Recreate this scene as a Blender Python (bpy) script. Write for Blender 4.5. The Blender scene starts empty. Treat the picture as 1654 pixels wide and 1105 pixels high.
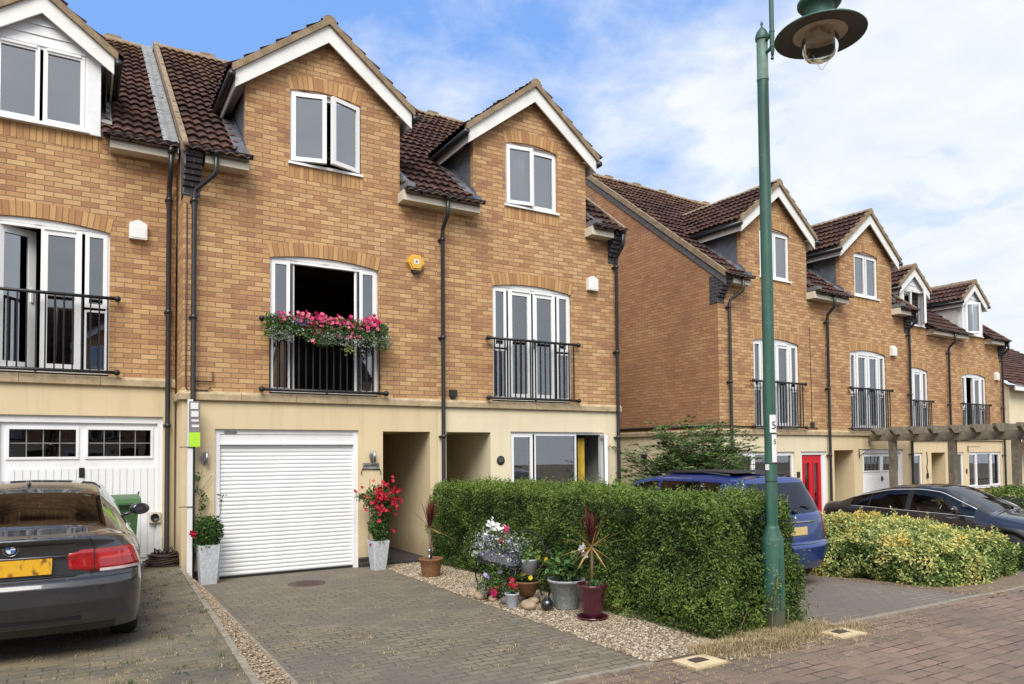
import bpy, math, random
import numpy as np
from mathutils import Vector, Matrix
random.seed(7); rng = np.random.default_rng(7)
R = math.radians; PI = math.pi
SC = bpy.context.scene; COL = SC.collection
sin, cos = math.sin, math.cos

# ------------------------------------------------------------------ materials
class NT:
    def __init__(s, m): s.t = m.node_tree; s.n = s.t.nodes; s.l = s.t.links
    def new(s, typ, **k):
        n = s.n.new(typ)
        for a, v in k.items():
            if a == 'inp':
                for i, x in v.items():
                    if hasattr(x, 'is_output') or isinstance(x, bpy.types.NodeSocket): s.l.new(x, n.inputs[i])
                    else: n.inputs[i].default_value = x
            else: setattr(n, a, v)
        return n
    def math(s, op, a, b=0.0, c=None, clamp=False):
        n = s.new('ShaderNodeMath', operation=op, use_clamp=clamp)
        for i, x in enumerate((a, b, c)):
            if x is None: continue
            if isinstance(x, bpy.types.NodeSocket): s.l.new(x, n.inputs[i])
            else: n.inputs[i].default_value = x
        return n.outputs[0]
    def mix(s, f, a, b, blend='MIX'):
        n = s.new('ShaderNodeMix', data_type='RGBA', blend_type=blend)
        for i, x in ((0, f), (6, a), (7, b)):
            if isinstance(x, bpy.types.NodeSocket): s.l.new(x, n.inputs[i])
            else: n.inputs[i].default_value = (x if i == 0 else (*x, 1) if len(x) == 3 else x)
        return n.outputs[2]
    def ramp(s, f, stops, interp='LINEAR'):
        n = s.new('ShaderNodeValToRGB'); e = n.color_ramp; e.interpolation = interp
        while len(e.elements) < len(stops): e.elements.new(.5)
        for q, (p, c) in zip(e.elements, stops):
            q.position = p; q.color = (*c, 1) if len(c) == 3 else c
        s.l.new(f, n.inputs[0]); return n.outputs[0]
    def noise(s, vec, scale, detail=3, rough=.5, out=0):
        n = s.new('ShaderNodeTexNoise', inp={'Scale': scale, 'Detail': detail, 'Roughness': rough})
        if vec is not None: s.l.new(vec, n.inputs['Vector'])
        return n.outputs[out]
    def mapr(s, v, a, b, c=0., d=1.):
        n = s.new('ShaderNodeMapRange', clamp=True); s.l.new(v, n.inputs[0])
        for i, x in enumerate((a, b, c, d)): n.inputs[i+1].default_value = x
        return n.outputs[0]

def mat(name):
    m = bpy.data.materials.new(name); m.use_nodes = True
    t = NT(m); b = t.n['Principled BSDF']
    return m, t, b
def bump(t, b, h, strength=.5, dist=.01):
    n = t.new('ShaderNodeBump', inp={'Strength': strength, 'Distance': dist, 'Height': h}); t.l.new(n.outputs[0], b.inputs['Normal'])

def simple(name, col, rough=.5, metal=0., noise=.15, scale=12., coat=0., spec=.5, bmp=0., dirt=None):
    m, t, b = mat(name)
    tc = t.new('ShaderNodeTexCoord').outputs['Object']
    n = t.noise(tc, scale, 5, .6)
    f = t.mapr(n, .3, .7)
    c2 = tuple(c*(1-noise) for c in col); c1 = tuple(min(1, c*(1+noise*.6)) for c in col)
    c = t.mix(f, c2, c1)
    if dirt:
        n2 = t.noise(tc, 2.3, 6, .65); c = t.mix(t.mapr(n2, .5, .75, 0, dirt[1]), c, dirt[0])
    t.l.new(c, b.inputs['Base Color']); b.inputs['Roughness'].default_value = rough
    b.inputs['Metallic'].default_value = metal; b.inputs['Coat Weight'].default_value = coat; b.inputs['Coat Roughness'].default_value = .05
    b.inputs['Specular IOR Level'].default_value = spec
    if bmp: bump(t, b, n, bmp, .01)
    return m

def brick(name, bw, bh, mort, ramp, mcol, stagger=.5, big=1.2, bigamt=.5, rough=.85, bstr=.6, mcol2=None, wob=.004, stain=None, uvrot=0., ax=None):
    m, t, b = mat(name)
    uv = t.new('ShaderNodeUVMap').outputs[0]
    if uvrot:
        mp = t.new('ShaderNodeMapping'); t.l.new(uv, mp.inputs[0]); mp.inputs['Rotation'].default_value = (0, 0, uvrot); uv = mp.outputs[0]
    wn = t.noise(uv, 14, 2, .5, 1)
    w = t.new('ShaderNodeVectorMath', operation='SCALE', inp={0: wn}); w.inputs['Scale'].default_value = wob*2
    uv2 = t.new('ShaderNodeVectorMath', operation='ADD', inp={0: uv, 1: w.outputs[0]}).outputs[0]
    sp = t.new('ShaderNodeSeparateXYZ', inp={0: uv2})
    v = t.math('DIVIDE', sp.outputs[1], bh); row = t.math('FLOOR', v); fv = t.math('FRACT', v)
    par = t.math('MODULO', t.math('ABSOLUTE', row), 2.0)
    u = t.math('ADD', t.math('DIVIDE', sp.outputs[0], bw), t.math('MULTIPLY', par, stagger))
    colu = t.math('FLOOR', u); fu = t.math('FRACT', u)
    # distance from the joint, in metres
    du = t.math('MULTIPLY', t.math('MINIMUM', fu, t.math('SUBTRACT', 1., fu)), bw)
    dv = t.math('MULTIPLY', t.math('MINIMUM', fv, t.math('SUBTRACT', 1., fv)), bh)
    d = t.math('MINIMUM', du, dv)
    face = t.mapr(d, mort*.35, mort*.75)
    cid = t.new('ShaderNodeCombineXYZ', inp={0: colu, 1: row}).outputs[0]
    r1 = t.new('ShaderNodeTexWhiteNoise', noise_dimensions='2D', inp={'Vector': cid}).outputs[0]
    bn = t.noise(uv, big, 4, .6)
    f = t.math('ADD', t.math('MULTIPLY', r1, 1-bigamt), t.math('MULTIPLY', t.mapr(bn, .3, .7), bigamt))
    c = t.ramp(f, ramp)
    fine = t.noise(uv, 60, 5, .7)
    c = t.mix(t.mapr(fine, .35, .75, 0, .35), c, tuple(x*.55 for x in ramp[0][1]), 'MIX')
    streak = t.new('ShaderNodeMapping', inp={0: uv}); streak.inputs['Scale'].default_value = (10, 55, 1)
    c = t.mix(t.mapr(t.noise(streak.outputs[0], 1., 3, .6), .5, .8, 0, .3), c, ramp[-1][1])
    mc = mcol
    if mcol2: mc = t.mix(t.mapr(t.noise(uv, 2.2, 4, .65), .42, .62), mcol, mcol2)
    c = t.mix(face, mc, c)
    if name == 'buff_brick':
        rs = t.new('ShaderNodeMapping', inp={0: uv}); rs.inputs['Scale'].default_value = (3.2, .35, 1)
        c = t.mix(t.mapr(t.noise(rs.outputs[0], 1., 5, .65), .54, .74, 0, .28), c, (.17, .10, .06))
        c = t.mix(t.mapr(t.noise(uv, 2.1, 6, .75), .62, .76, 0, .30), c, (.62, .50, .36))
    if stain:
        for (scol, sc, lo, hi, amt) in stain:
            c = t.mix(t.mapr(t.noise(uv, sc, 5, .6), lo, hi, 0, amt), c, scol)
    t.l.new(c, b.inputs['Base Color']); b.inputs['Roughness'].default_value = rough
    h = t.math('ADD', face, t.math('MULTIPLY', fine, .35))
    h = t.math('ADD', h, t.math('MULTIPLY', r1, .25))
    bump(t, b, h, bstr, .008)
    return m

M = {}
BR = [(0.0, (.27, .13, .068)), (.20, (.37, .185, .088)), (.42, (.465, .258, .115)), (.66, (.535, .322, .145)), (.90, (.63, .41, .20))]
M['brick'] = brick('buff_brick', .225, .075, .011, BR, (.25, .155, .09), big=.55, bigamt=.30, bstr=.6, stain=[((.24, .13, .075), .45, .50, .72, .35), ((.62, .44, .24), 1.3, .60, .78, .25)])
M['brick_side'] = brick('red_buff_brick', .225, .075, .011, [(0, (.27, .12, .065)), (.4, (.37, .178, .083)), (.75, (.46, .245, .112)), (1, (.55, .33, .155))], (.24, .145, .085), big=.6, bigamt=.6)
M['soldier'] = brick('soldier_brick', .25, .0765, .011, [(0, (.35, .165, .070)), (.4, (.47, .262, .108)), (1, (.58, .36, .155))], (.26, .16, .09), stagger=0, bigamt=.2)
M['blue_brick'] = brick('dark_blue_brick', .225, .075, .012, [(0, (.022, .022, .026)), (1, (.055, .055, .065))], (.13, .12, .12), bigamt=.3)
M['plinth'] = brick('plinth_brick', .225, .075, .012, [(0, (.02, .018, .018)), (1, (.045, .04, .038))], (.10, .09, .08))
def render_mat(name, col, dark):
    m, t, b = mat(name); tc = t.new('ShaderNodeTexCoord').outputs['Object']
    c = t.mix(t.mapr(t.noise(tc, 1.1, 5, .6), .35, .7), col, tuple(x*.9 for x in col))
    st = t.new('ShaderNodeMapping', inp={0: tc}); st.inputs['Scale'].default_value = (5, 5, .5)
    c = t.mix(t.mapr(t.noise(st.outputs[0], 1, 5, .65), .50, .8, 0, .4), c, dark)
    zs_ = t.new('ShaderNodeSeparateXYZ', inp={0: tc}).outputs[2]; sp2 = t.math('ADD', zs_, t.math('MULTIPLY', t.noise(tc, 7, 5, .7), -.55))
    c = t.mix(t.mapr(sp2, .15, -.12, 0, .45), c, dark)
    t.l.new(c, b.inputs['Base Color']); b.inputs['Roughness'].default_value = .92
    bump(t, b, t.noise(tc, 130, 4, .7), .35, .004); return m
M['render'] = render_mat('cream_render', (.68, .55, .35), (.38, .29, .18))
M['render2'] = render_mat('pale_render', (.74, .65, .46), (.5, .43, .3))
M['stone'] = simple('stone_band', (.44, .345, .215), .85, noise=.3, scale=9, bmp=.3, dirt=((.22, .16, .10), .6))
M['upvc'] = simple('white_upvc', (.80, .81, .82), .28, noise=.03, scale=3)
M['white'] = simple('white_painted_board', (.76, .76, .74), .45, noise=.06, scale=5, dirt=((.5, .48, .42), .4))
M['soffit'] = simple('cream_soffit', (.62, .58, .48), .5, noise=.06)
M['black'] = simple('black_plastic', (.020, .020, .022), .35, noise=.2)
M['iron'] = simple('black_iron', (.016, .016, .018), .4, noise=.3, spec=.4)
M['lead'] = simple('lead_sheet', (.125, .135, .155), .55, noise=.35, scale=7, bmp=.3, dirt=((.30, .30, .30), .5))
M['leadlight'] = simple('pale_lead', (.25, .25, .24), .6, noise=.4, scale=9, bmp=.4)
M['verge'] = simple('verge_mortar', (.27, .20, .125), .9, noise=.35, scale=8, bmp=.4)
M['greyboard'] = simple('grey_verge_board', (.105, .10, .10), .8, noise=.3)
M['garage'] = simple('white_garage_door', (.78, .79, .81), .35, noise=.03, scale=2, dirt=((.60, .57, .52), .35))
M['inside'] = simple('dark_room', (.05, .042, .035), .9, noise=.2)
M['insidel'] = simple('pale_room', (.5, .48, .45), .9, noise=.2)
M['curtain'] = simple('net_curtain', (.78, .78, .80), .9, noise=.1, scale=6)
M['yellowc'] = simple('yellow_curtain', (.55, .36, .04), .9, noise=.2, scale=9)
M['terracotta'] = simple('terracotta', (.30, .11, .05), .75, noise=.25)
M['reddoor'] = simple('red_door_paint', (.55, .012, .022), .3, noise=.05)
M['chrome'] = simple('brushed_steel', (.5, .5, .52), .25, metal=1., noise=.1)
M['lampgreen'] = simple('green_lamp_paint', (.026, .095, .070), .45, noise=.25, scale=5, dirt=((.07, .13, .105), .45))
def lamp_paint():
    m, t, b = mat('weathered_green_paint'); tc = t.new('ShaderNodeTexCoord').outputs['Object']
    st = t.new('ShaderNodeMapping', inp={0: tc}); st.inputs['Scale'].default_value = (14, 14, 1.2)
    c = t.mix(t.mapr(t.noise(st.outputs[0], 1, 5, .65), .38, .72), (.018, .080, .058), (.050, .125, .095))
    c = t.mix(t.mapr(t.noise(tc, 2.5, 5, .6), .5, .75, 0, .5), c, (.085, .14, .115))
    c = t.mix(t.mapr(t.noise(tc, 38, 3, .6), .66, .72, 0, .8), c, (.26, .27, .23))
    z = t.new('ShaderNodeSeparateXYZ', inp={0: tc}).outputs[2]
    c = t.mix(t.mapr(t.math('ADD', z, t.math('MULTIPLY', t.noise(tc, 11, 4, .7), -.6)), .10, -.25, 0, .8), c, (.10, .07, .04))
    t.l.new(c, b.inputs['Base Color']); b.inputs['Roughness'].default_value = .5; bump(t, b, t.noise(tc, 30, 4, .6), .25, .003); return m
M['lampgreen'] = lamp_paint()
M['lampfade'] = simple('faded_green_paint', (.11, .18, .14), .6, noise=.3, scale=9)
M['lampin'] = simple('dark_lamp_underside', (.03, .03, .03), .5, noise=.2)
M['lampref'] = simple('lamp_reflector', (.50, .42, .34), .4, noise=.15)
M['concrete'] = simple('pale_concrete', (.27, .235, .18), .9, noise=.35, scale=14, bmp=.5, dirt=((.16, .135, .10), .6))
M['marker'] = simple('cream_concrete_marker', (.55, .44, .26), .9, noise=.2, scale=12, bmp=.3)
M['rust'] = simple('rusty_iron', (.075, .045, .035), .7, noise=.4, scale=30, bmp=.4)
M['rubber'] = simple('tyre_rubber', (.018, .018, .018), .8, noise=.2)
M['bin'] = simple('green_bin_plastic', (.050, .115, .040), .45, noise=.12)
M['potgrey'] = simple('white_grey_stone_pot', (.50, .52, .56), .8, noise=.28, scale=25, bmp=.4, dirt=((.3, .3, .3), .5))
M['potpurple'] = simple('maroon_glazed_pot', (.060, .008, .018), .16, noise=.2, coat=.6)
M['potgalv'] = simple('grey_fluted_pot', (.27, .30, .29), .6, noise=.35, scale=22, bmp=.4)
M['potlight'] = simple('pale_grey_pot', (.36, .39, .45), .6, noise=.1)
M['wicker'] = simple('brown_wicker', (.20, .095, .040), .7, noise=.4, scale=40, bmp=.6)
M['soil'] = simple('soil', (.03, .02, .014), .95, noise=.4, scale=40, bmp=.6)
M['wood'] = simple('weathered_timber', (.20, .165, .125), .9, noise=.4, scale=8, bmp=.5, dirt=((.07, .085, .04), .7))
M['stem'] = simple('brown_stem', (.16, .11, .07), .9, noise=.3, scale=20, bmp=.4)
M['pebble'] = simple('river_cobble', (.36, .27, .18), .7, noise=.4, scale=6, bmp=.2)
M['pebbled'] = simple('grey_cobble', (.17, .155, .13), .7, noise=.4, scale=6)
M['blackglass'] = simple('black_glazed_ball', (.012, .013, .016), .08, noise=.1, coat=1)
M['sticker'] = simple('lime_green_panel', (.42, .72, .04), .5, noise=.05)
M['signgrey'] = simple('grey_panel', (.20, .19, .20), .5, noise=.1)
M['signwhite'] = simple('white_panel', (.72, .72, .72), .5, noise=.04)
M['ink'] = simple('black_ink', (.02, .02, .02), .6, noise=.05)
M['alarm'] = simple('yellow_alarm_box', (.68, .40, .055), .4, noise=.05)
M['shingle'] = simple('white_shiplap', (.72, .73, .75), .4, noise=.05)
M['blind'] = simple('white_blind', (.55, .56, .57), .7, noise=.03)
M['furn'] = simple('beige_furniture', (.35, .27, .18), .8, noise=.15)

def tile_mat():
    m, t, b = mat('brown_pantile'); uv = t.new('ShaderNodeUVMap').outputs[0]
    sp = t.new('ShaderNodeSeparateXYZ', inp={0: uv})
    cid = t.new('ShaderNodeCombineXYZ', inp={0: t.math('FLOOR', t.math('DIVIDE', sp.outputs[0], .30)), 1: t.math('FLOOR', t.math('DIVIDE', sp.outputs[1], .31))}).outputs[0]
    r = t.new('ShaderNodeTexWhiteNoise', noise_dimensions='2D', inp={'Vector': cid}).outputs[0]
    c = t.ramp(r, [(0, (.046, .021, .018)), (.5, (.086, .040, .032)), (1, (.135, .066, .048))])
    # lichen grows thicker towards the ridge
    up = t.mapr(sp.outputs[1], 3.2, 6.2, -.12, .12)
    l = t.math('ADD', t.noise(uv, 3.5, 6, .7), up)
    c = t.mix(t.mapr(l, .50, .68, 0, .7), c, (.21, .115, .055))
    c = t.mix(t.mapr(t.noise(uv, 26, 4, .75), .60, .72, 0, .6), c, (.30, .27, .22))
    c = t.mix(t.mapr(t.noise(uv, 9, 4, .7), .45, .7, 0, .3), c, (.03, .015, .013))
    t.l.new(c, b.inputs['Base Color']); b.inputs['Roughness'].default_value = .82
    bump(t, b, t.noise(uv, 90, 4, .7), .3, .004); return m
M['tile'] = tile_mat()

def glass_mat(name, tint, ior, rough=.01, bm=.06):
    m = bpy.data.materials.new(name); m.use_nodes = True; t = NT(m); t.n.remove(t.n['Principled BSDF'])
    o = t.n['Material Output']
    tr = t.new('ShaderNodeBsdfTransparent', inp={0: (*tint, 1)})
    tc = t.new('ShaderNodeTexCoord').outputs['Object']
    bp = t.new('ShaderNodeBump', inp={'Strength': bm, 'Distance': .02, 'Height': t.noise(tc, 2.2, 2, .5)})
    gl = t.new('ShaderNodeBsdfGlossy', inp={'Roughness': rough, 'Normal': bp.outputs[0]}); gl.inputs[0].default_value = (.95, .97, 1, 1)
    fr = t.new('ShaderNodeFresnel', inp={0: ior})
    mx = t.new('ShaderNodeMixShader', inp={0: fr.outputs[0], 1: tr.outputs[0], 2: gl.outputs[0]})
    t.l.new(mx.outputs[0], o.inputs[0]); return m
M['glass'] = glass_mat('window_glass', (.72, .76, .76), 3.7, bm=.008)
M['glassmid'] = glass_mat('french_window_glass', (.62, .66, .66), 2.9, bm=.012)
M['glassdark'] = glass_mat('dark_glass', (.35, .36, .36), 2.1)
M['carglass'] = glass_mat('tinted_car_glass', (.42, .44, .44), 1.5, bm=0.)
M['clear'] = glass_mat('clear_lamp_glass', (.80, .80, .78), 1.22)

def leaf_mat(name, stops, rough=.5, trans=.25):
    m = bpy.data.materials.new(name); m.use_nodes = True; t = NT(m); b = t.n['Principled BSDF']
    a = t.new('ShaderNodeAttribute', attribute_name='tint').outputs['Fac']
    c = t.ramp(a, stops)
    t.l.new(c, b.inputs['Base Color']); b.inputs['Roughness'].default_value = rough; b.inputs['Specular IOR Level'].default_value = .3
    tl = t.new('ShaderNodeBsdfTranslucent'); t.l.new(c, tl.inputs[0])
    mx = t.new('ShaderNodeMixShader', inp={0: trans, 1: b.outputs[0], 2: tl.outputs[0]})
    t.l.new(mx.outputs[0], t.n['Material Output'].inputs[0]); return m
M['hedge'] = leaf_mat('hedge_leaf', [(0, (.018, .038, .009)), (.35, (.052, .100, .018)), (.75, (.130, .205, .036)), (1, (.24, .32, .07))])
M['varieg'] = leaf_mat('variegated_leaf', [(0, (.035, .075, .02)), (.40, (.10, .17, .04)), (.60, (.30, .36, .11)), (.84, (.58, .60, .23)), (.97, (.70, .68, .28)), (1, (.66, .48, .10))])
M['shrub'] = leaf_mat('shrub_leaf', [(0, (.045, .09, .028)), (.5, (.115, .19, .06)), (1, (.22, .31, .10))])
M['plant'] = leaf_mat('plant_leaf', [(0, (.022, .055, .014)), (.5, (.055, .125, .03)), (1, (.14, .22, .06))])
M['silver'] = leaf_mat('silver_leaf', [(0, (.10, .13, .09)), (1, (.32, .36, .30))])
M['redfl'] = leaf_mat('red_petal', [(0, (.34, .006, .02)), (1, (.64, .025, .06))])
M['pinkfl'] = leaf_mat('pink_petal', [(0, (.40, .01, .09)), (.55, (.68, .03, .19)), (1, (.85, .26, .32))])
M['whitefl'] = leaf_mat('white_petal', [(0, (.62, .64, .62)), (1, (.9, .9, .88))])
M['purplefl'] = leaf_mat('purple_petal', [(0, (.16, .08, .32)), (1, (.50, .42, .70))])
M['yellowfl'] = leaf_mat('yellow_petal', [(0, (.75, .52, .02)), (1, (.85, .75, .08))])
M['cordy'] = leaf_mat('red_cordyline_leaf', [(0, (.035, .010, .012)), (.6, (.12, .025, .022)), (1, (.20, .05, .035))])
M['dead'] = leaf_mat('dying_leaf', [(0, (.38, .20, .06)), (1, (.55, .35, .14))])
M['straw'] = leaf_mat('straw', [(0, (.27, .20, .10)), (.6, (.47, .36, .20)), (1, (.64, .54, .34))], rough=.8)
M['chips'] = leaf_mat('bark_chips', [(0, (.13, .08, .045)), (.5, (.28, .195, .12)), (1, (.50, .41, .29))], rough=.9, trans=0)
M['stones'] = leaf_mat('gravel_stones', [(0, (.10, .07, .042)), (.4, (.24, .18, .115)), (.75, (.38, .31, .21)), (1, (.56, .50, .40))], rough=.8, trans=0)
M['litter'] = leaf_mat('leaf_litter', [(0, (.10, .05, .025)), (1, (.38, .26, .14))], rough=.9, trans=0)

M['drive'] = brick('grey_block_paving', .20, .10, .011, [(0, (.125, .103, .074)), (.5, (.18, .148, .107)), (1, (.25, .208, .152))], (.022, .02, .014), big=.7, bigamt=.5,
                   bstr=.5, mcol2=(.13, .11, .055), wob=.003, stain=[((.115, .10, .078), .75, .44, .62, .75), ((.20, .165, .095), 3.2, .56, .72, .5), ((.08, .10, .04), 2.1, .62, .74, .5)])
M['drive1'] = brick('mossy_block_paving', .20, .10, .011, [(0, (.10, .086, .062)), (.5, (.155, .132, .098)), (1, (.22, .187, .138))], (.05, .045, .02), big=.8, bigamt=.6,
                    bstr=.5, mcol2=(.20, .155, .07), wob=.004, stain=[((.25, .195, .10), 2.6, .50, .70, .65), ((.05, .045, .035), 1.0, .5, .7, .7), ((.10, .13, .04), 5., .62, .72, .6)])
M['road'] = brick('red_block_paving', .25, .135, .013, [(0, (.125, .090, .068)), (.35, (.18, .122, .090)), (.7, (.235, .157, .117)), (1, (.31, .182, .130))], (.022, .017, .013), big=.7, bigamt=.5,
                  bstr=.6, mcol2=(.24, .19, .10), wob=.003, stain=[((.10, .085, .07), .9, .5, .7, .6), ((.30, .25, .16), 4.5, .62, .78, .45)])
M['drive3'] = brick('worn_grey_paving', .20, .10, .009, [(0, (.135, .110, .084)), (1, (.235, .192, .148))], (.06, .055, .045), big=.7, bigamt=.7, bstr=.3,
                    wob=.003, stain=[((.145, .124, .10), .8, .45, .6, .6)])
M['dirt'] = simple('gravel_bed', (.20, .15, .10), .95, noise=.5, scale=55, bmp=.8, dirt=((.10, .075, .05), .6))
M['earth'] = simple('earth', (.14, .11, .07), .95, noise=.4, scale=6, bmp=.5)

def paint(name, col, metal=.4, rough=.32):
    m, t, b = mat(name); tc = t.new('ShaderNodeTexCoord').outputs['Object']
    b.inputs['Metallic'].default_value = metal
    c = t.mix(t.mapr(t.noise(tc, 3, 5, .6), .4, .7), col, tuple(x*1.15 for x in col))
    t.l.new(c, b.inputs['Base Color']); b.inputs['Roughness'].default_value = rough
    b.inputs['Coat Weight'].default_value = 1; b.inputs['Coat Roughness'].default_value = .03
    return m
M['paintgrey'] = paint('dark_grey_car_paint', (.030, .031, .036), .15)
M['paintblue'] = paint('blue_car_paint', (.003, .028, .165), .15)
M['paintblack'] = paint('black_car_paint', (.012, .010, .011), 0.)
M['redlens'] = simple('red_lens', (.33, .004, .007), .12, noise=.25, coat=1, scale=18)
M['redlens2'] = simple('bright_red_lens', (.55, .02, .025), .1, noise=.2, coat=1, scale=18)
M['clearlens'] = simple('clear_lens', (.55, .45, .45), .1, noise=.2, coat=1, scale=18)
M['headlens'] = simple('headlamp_lens', (.70, .72, .74), .08, noise=.2, coat=1)
def plate_mat():
    m, t, b = mat('blurred_yellow_plate'); tc = t.new('ShaderNodeTexCoord').outputs['Object']
    mp = t.new('ShaderNodeMapping', inp={0: tc}); mp.inputs['Scale'].default_value = (1.5, 1, .8)
    n = t.noise(mp.outputs[0], 17, 1, .3); x2 = t.noise(tc, 9, 1, .3)
    c = t.mix(t.mapr(n, .56, .70, 0, .8), (.66, .37, .02), t.mix(t.mapr(x2, .42, .58), (.05, .03, .03), (.38, .07, .02)))
    t.l.new(c, b.inputs['Base Color']); b.inputs['Roughness'].default_value = .4; return m
M['plate'] = plate_mat()
M['plate2'] = simple('pale_yellow_plate', (.62, .46, .20), .5, noise=.1, scale=8)

# ------------------------------------------------------------------ mesh helpers
class MB:
    def __init__(s): s.v = []; s.f = []; s.m = []; s.uv = {}; s.sm = []
    def add(s, vs, fs, mi=0, sm=False, uvs=None):
        o = len(s.v); s.v += [tuple(p) for p in vs]
        for k, f in enumerate(fs):
            if uvs: s.uv[len(s.f)] = uvs[k]
            s.f.append(tuple(o+i for i in f)); s.m.append(mi); s.sm.append(sm)
    def box(s, x0, x1, y0, y1, z0, z1, mi=0):
        v = [(x, y, z) for z in (z0, z1) for y in (y0, y1) for x in (x0, x1)]
        s.add(v, [(0, 2, 3, 1), (4, 5, 7, 6), (0, 1, 5, 4), (2, 6, 7, 3), (0, 4, 6, 2), (1, 3, 7, 5)], mi)
    def quad(s, a, b, c, d, mi=0): s.add([a, b, c, d], [(0, 1, 2, 3)], mi)
    def poly(s, pts, mi=0): s.add(pts, [tuple(range(len(pts)))], mi)
    def prism(s, prof, fn, a, b, mi=0, sm=False):
        """profile polygon prof [(p,q)] swept from a to b; fn(p,q,t)->xyz"""
        n = len(prof); v = [fn(p, q, a) for p, q in prof]+[fn(p, q, b) for p, q in prof]
        f = [tuple(range(n-1, -1, -1)), tuple(range(n, 2*n))]+[(i, (i+1) % n, n+(i+1) % n, n+i) for i in range(n)]
        s.add(v, f, mi, sm)
    def tube(s, path, r, n=8, mi=0, cap=True, sm=True):
        path = [Vector(p) for p in path]; rs = r if isinstance(r, (list, tuple)) else [r]*len(path)
        up = Vector((0, 0, 1)); v = []; prev = None
        for i, p in enumerate(path):
            d = (path[min(i+1, len(path)-1)]-path[max(i-1, 0)]).normalized()
            a = prev if prev is not None else (up if abs(d.z) < .9 else Vector((1, 0, 0)))
            x = (a-d*a.dot(d)).normalized(); y = d.cross(x); prev = x
            for k in range(n):
                t = 2*PI*k/n; v.append(p+(x*cos(t)+y*sin(t))*rs[i])
        f = [(i*n+k, i*n+(k+1) % n, (i+1)*n+(k+1) % n, (i+1)*n+k) for i in range(len(path)-1) for k in range(n)]
        if cap: f += [tuple(range(n-1, -1, -1)), tuple((len(path)-1)*n+k for k in range(n))]
        s.add(v, f, mi, sm)
    def lathe(s, prof, c=(0, 0, 0), n=24, mi=0, sm=True, axis='z', wob=None):
        v = []
        for (r, h) in prof:
            for k in range(n):
                t = 2*PI*k/n; rr = r*(1+(wob(t) if wob else 0))
                a, b = rr*cos(t), rr*sin(t)
                v.append((c[0]+a, c[1]+b, c[2]+h) if axis == 'z' else ((c[0]+h, c[1]+a, c[2]+b) if axis == 'x' else (c[0]+a, c[1]+h, c[2]+b)))
        f = [(i*n+k, i*n+(k+1) % n, (i+1)*n+(k+1) % n, (i+1)*n+k) for i in range(len(prof)-1) for k in range(n)]
        s.add(v, f, mi, sm)
    def disc(s, c, r, n=24, axis='z', mi=0):
        pts = []
        for k in range(n):
            t = 2*PI*k/n; a, b = r*cos(t), r*sin(t)
            pts.append((c[0]+a, c[1]+b, c[2]) if axis == 'z' else ((c[0], c[1]+a, c[2]+b) if axis == 'x' else (c[0]+a, c[1], c[2]+b)))
        s.poly(pts, mi)
    def ball(s, c, r, sc=(1, 1, 1), n=12, mi=0):
        v = []; m = n//2+1
        for i in range(m):
            p = PI*i/(m-1)
            for k in range(n):
                t = 2*PI*k/n; v.append((c[0]+r*sc[0]*sin(p)*cos(t), c[1]+r*sc[1]*sin(p)*sin(t), c[2]+r*sc[2]*cos(p)))
        s.add(v, [(i*n+k, (i+1)*n+k, (i+1)*n+(k+1) % n, i*n+(k+1) % n) for i in range(m-1) for k in range(n)], mi, True)
    def build(s, name, mats, parent=None, xf=None):
        me = bpy.data.meshes.new(name)
        vs = s.v if xf is None else [tuple(xf @ Vector(p)) for p in s.v]
        me.from_pydata(vs, [], s.f)
        for m in (mats if isinstance(mats, (list, tuple)) else [mats]): me.materials.append(M[m] if isinstance(m, str) else m)
        uvl = me.uv_layers.new(name='UVMap').data
        for p in me.polygons:
            p.material_index = s.m[p.index]; p.use_smooth = s.sm[p.index]
            cu = s.uv.get(p.index); n = p.normal
            ax = 2 if abs(n.z) > .75 else (0 if abs(n.x) > abs(n.y) else 1)
            for k, li in enumerate(p.loop_indices):
                if cu: uvl[li].uv = cu[k]
                else:
                    q = vs[me.loops[li].vertex_index]
                    uvl[li].uv = (q[0], q[1]) if ax == 2 else ((q[1], q[2]) if ax == 0 else (q[0], q[2]))
        o = bpy.data.objects.new(name, me); COL.objects.link(o)
        if parent: o.parent = parent
        return o

def tag(o, label=None, cat=None, group=None, kind=None):
    if label: o['label'] = label
    if cat: o['category'] = cat
    if group: o['group'] = group
    if kind: o['kind'] = kind
    return o
def thing(name, label, cat, loc=(0, 0, 0), rz=0, group=None):
    o = bpy.data.objects.new(name, None); COL.objects.link(o); o.location = loc; o.rotation_euler = (0, 0, rz)
    o.empty_display_size = .3
    return tag(o, label, cat, group)
def copy_tree(o, parent=None):
    c = o.copy(); COL.objects.link(c); c.parent = parent
    for ch in list(o.children): copy_tree(ch, c)
    return c

def raw_mesh(name, V, F, mat_, parent=None, tint=None, smooth=False):
    me = bpy.data.meshes.new(name); V = np.asarray(V, np.float32); F = np.asarray(F, np.int32); k = F.shape[1]
    me.vertices.add(len(V)); me.vertices.foreach_set('co', V.ravel())
    me.loops.add(F.size); me.loops.foreach_set('vertex_index', F.ravel())
    me.polygons.add(len(F)); me.polygons.foreach_set('loop_start', np.arange(0, F.size, k, dtype=np.int32))
    me.polygons.foreach_set('loop_total', np.full(len(F), k, dtype=np.int32))
    if smooth: me.polygons.foreach_set('use_smooth', np.ones(len(F), dtype=bool))
    if tint is not None:
        a = me.attributes.new('tint', 'FLOAT', 'POINT'); a.data.foreach_set('value', np.asarray(tint, np.float32))
    me.update(); me.validate(); me.materials.append(M[mat_] if isinstance(mat_, str) else mat_)
    o = bpy.data.objects.new(name, me); COL.objects.link(o)
    if parent: o.parent = parent
    return o
def unit(a): return a/np.maximum(np.linalg.norm(a, axis=1, keepdims=True), 1e-6)
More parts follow.
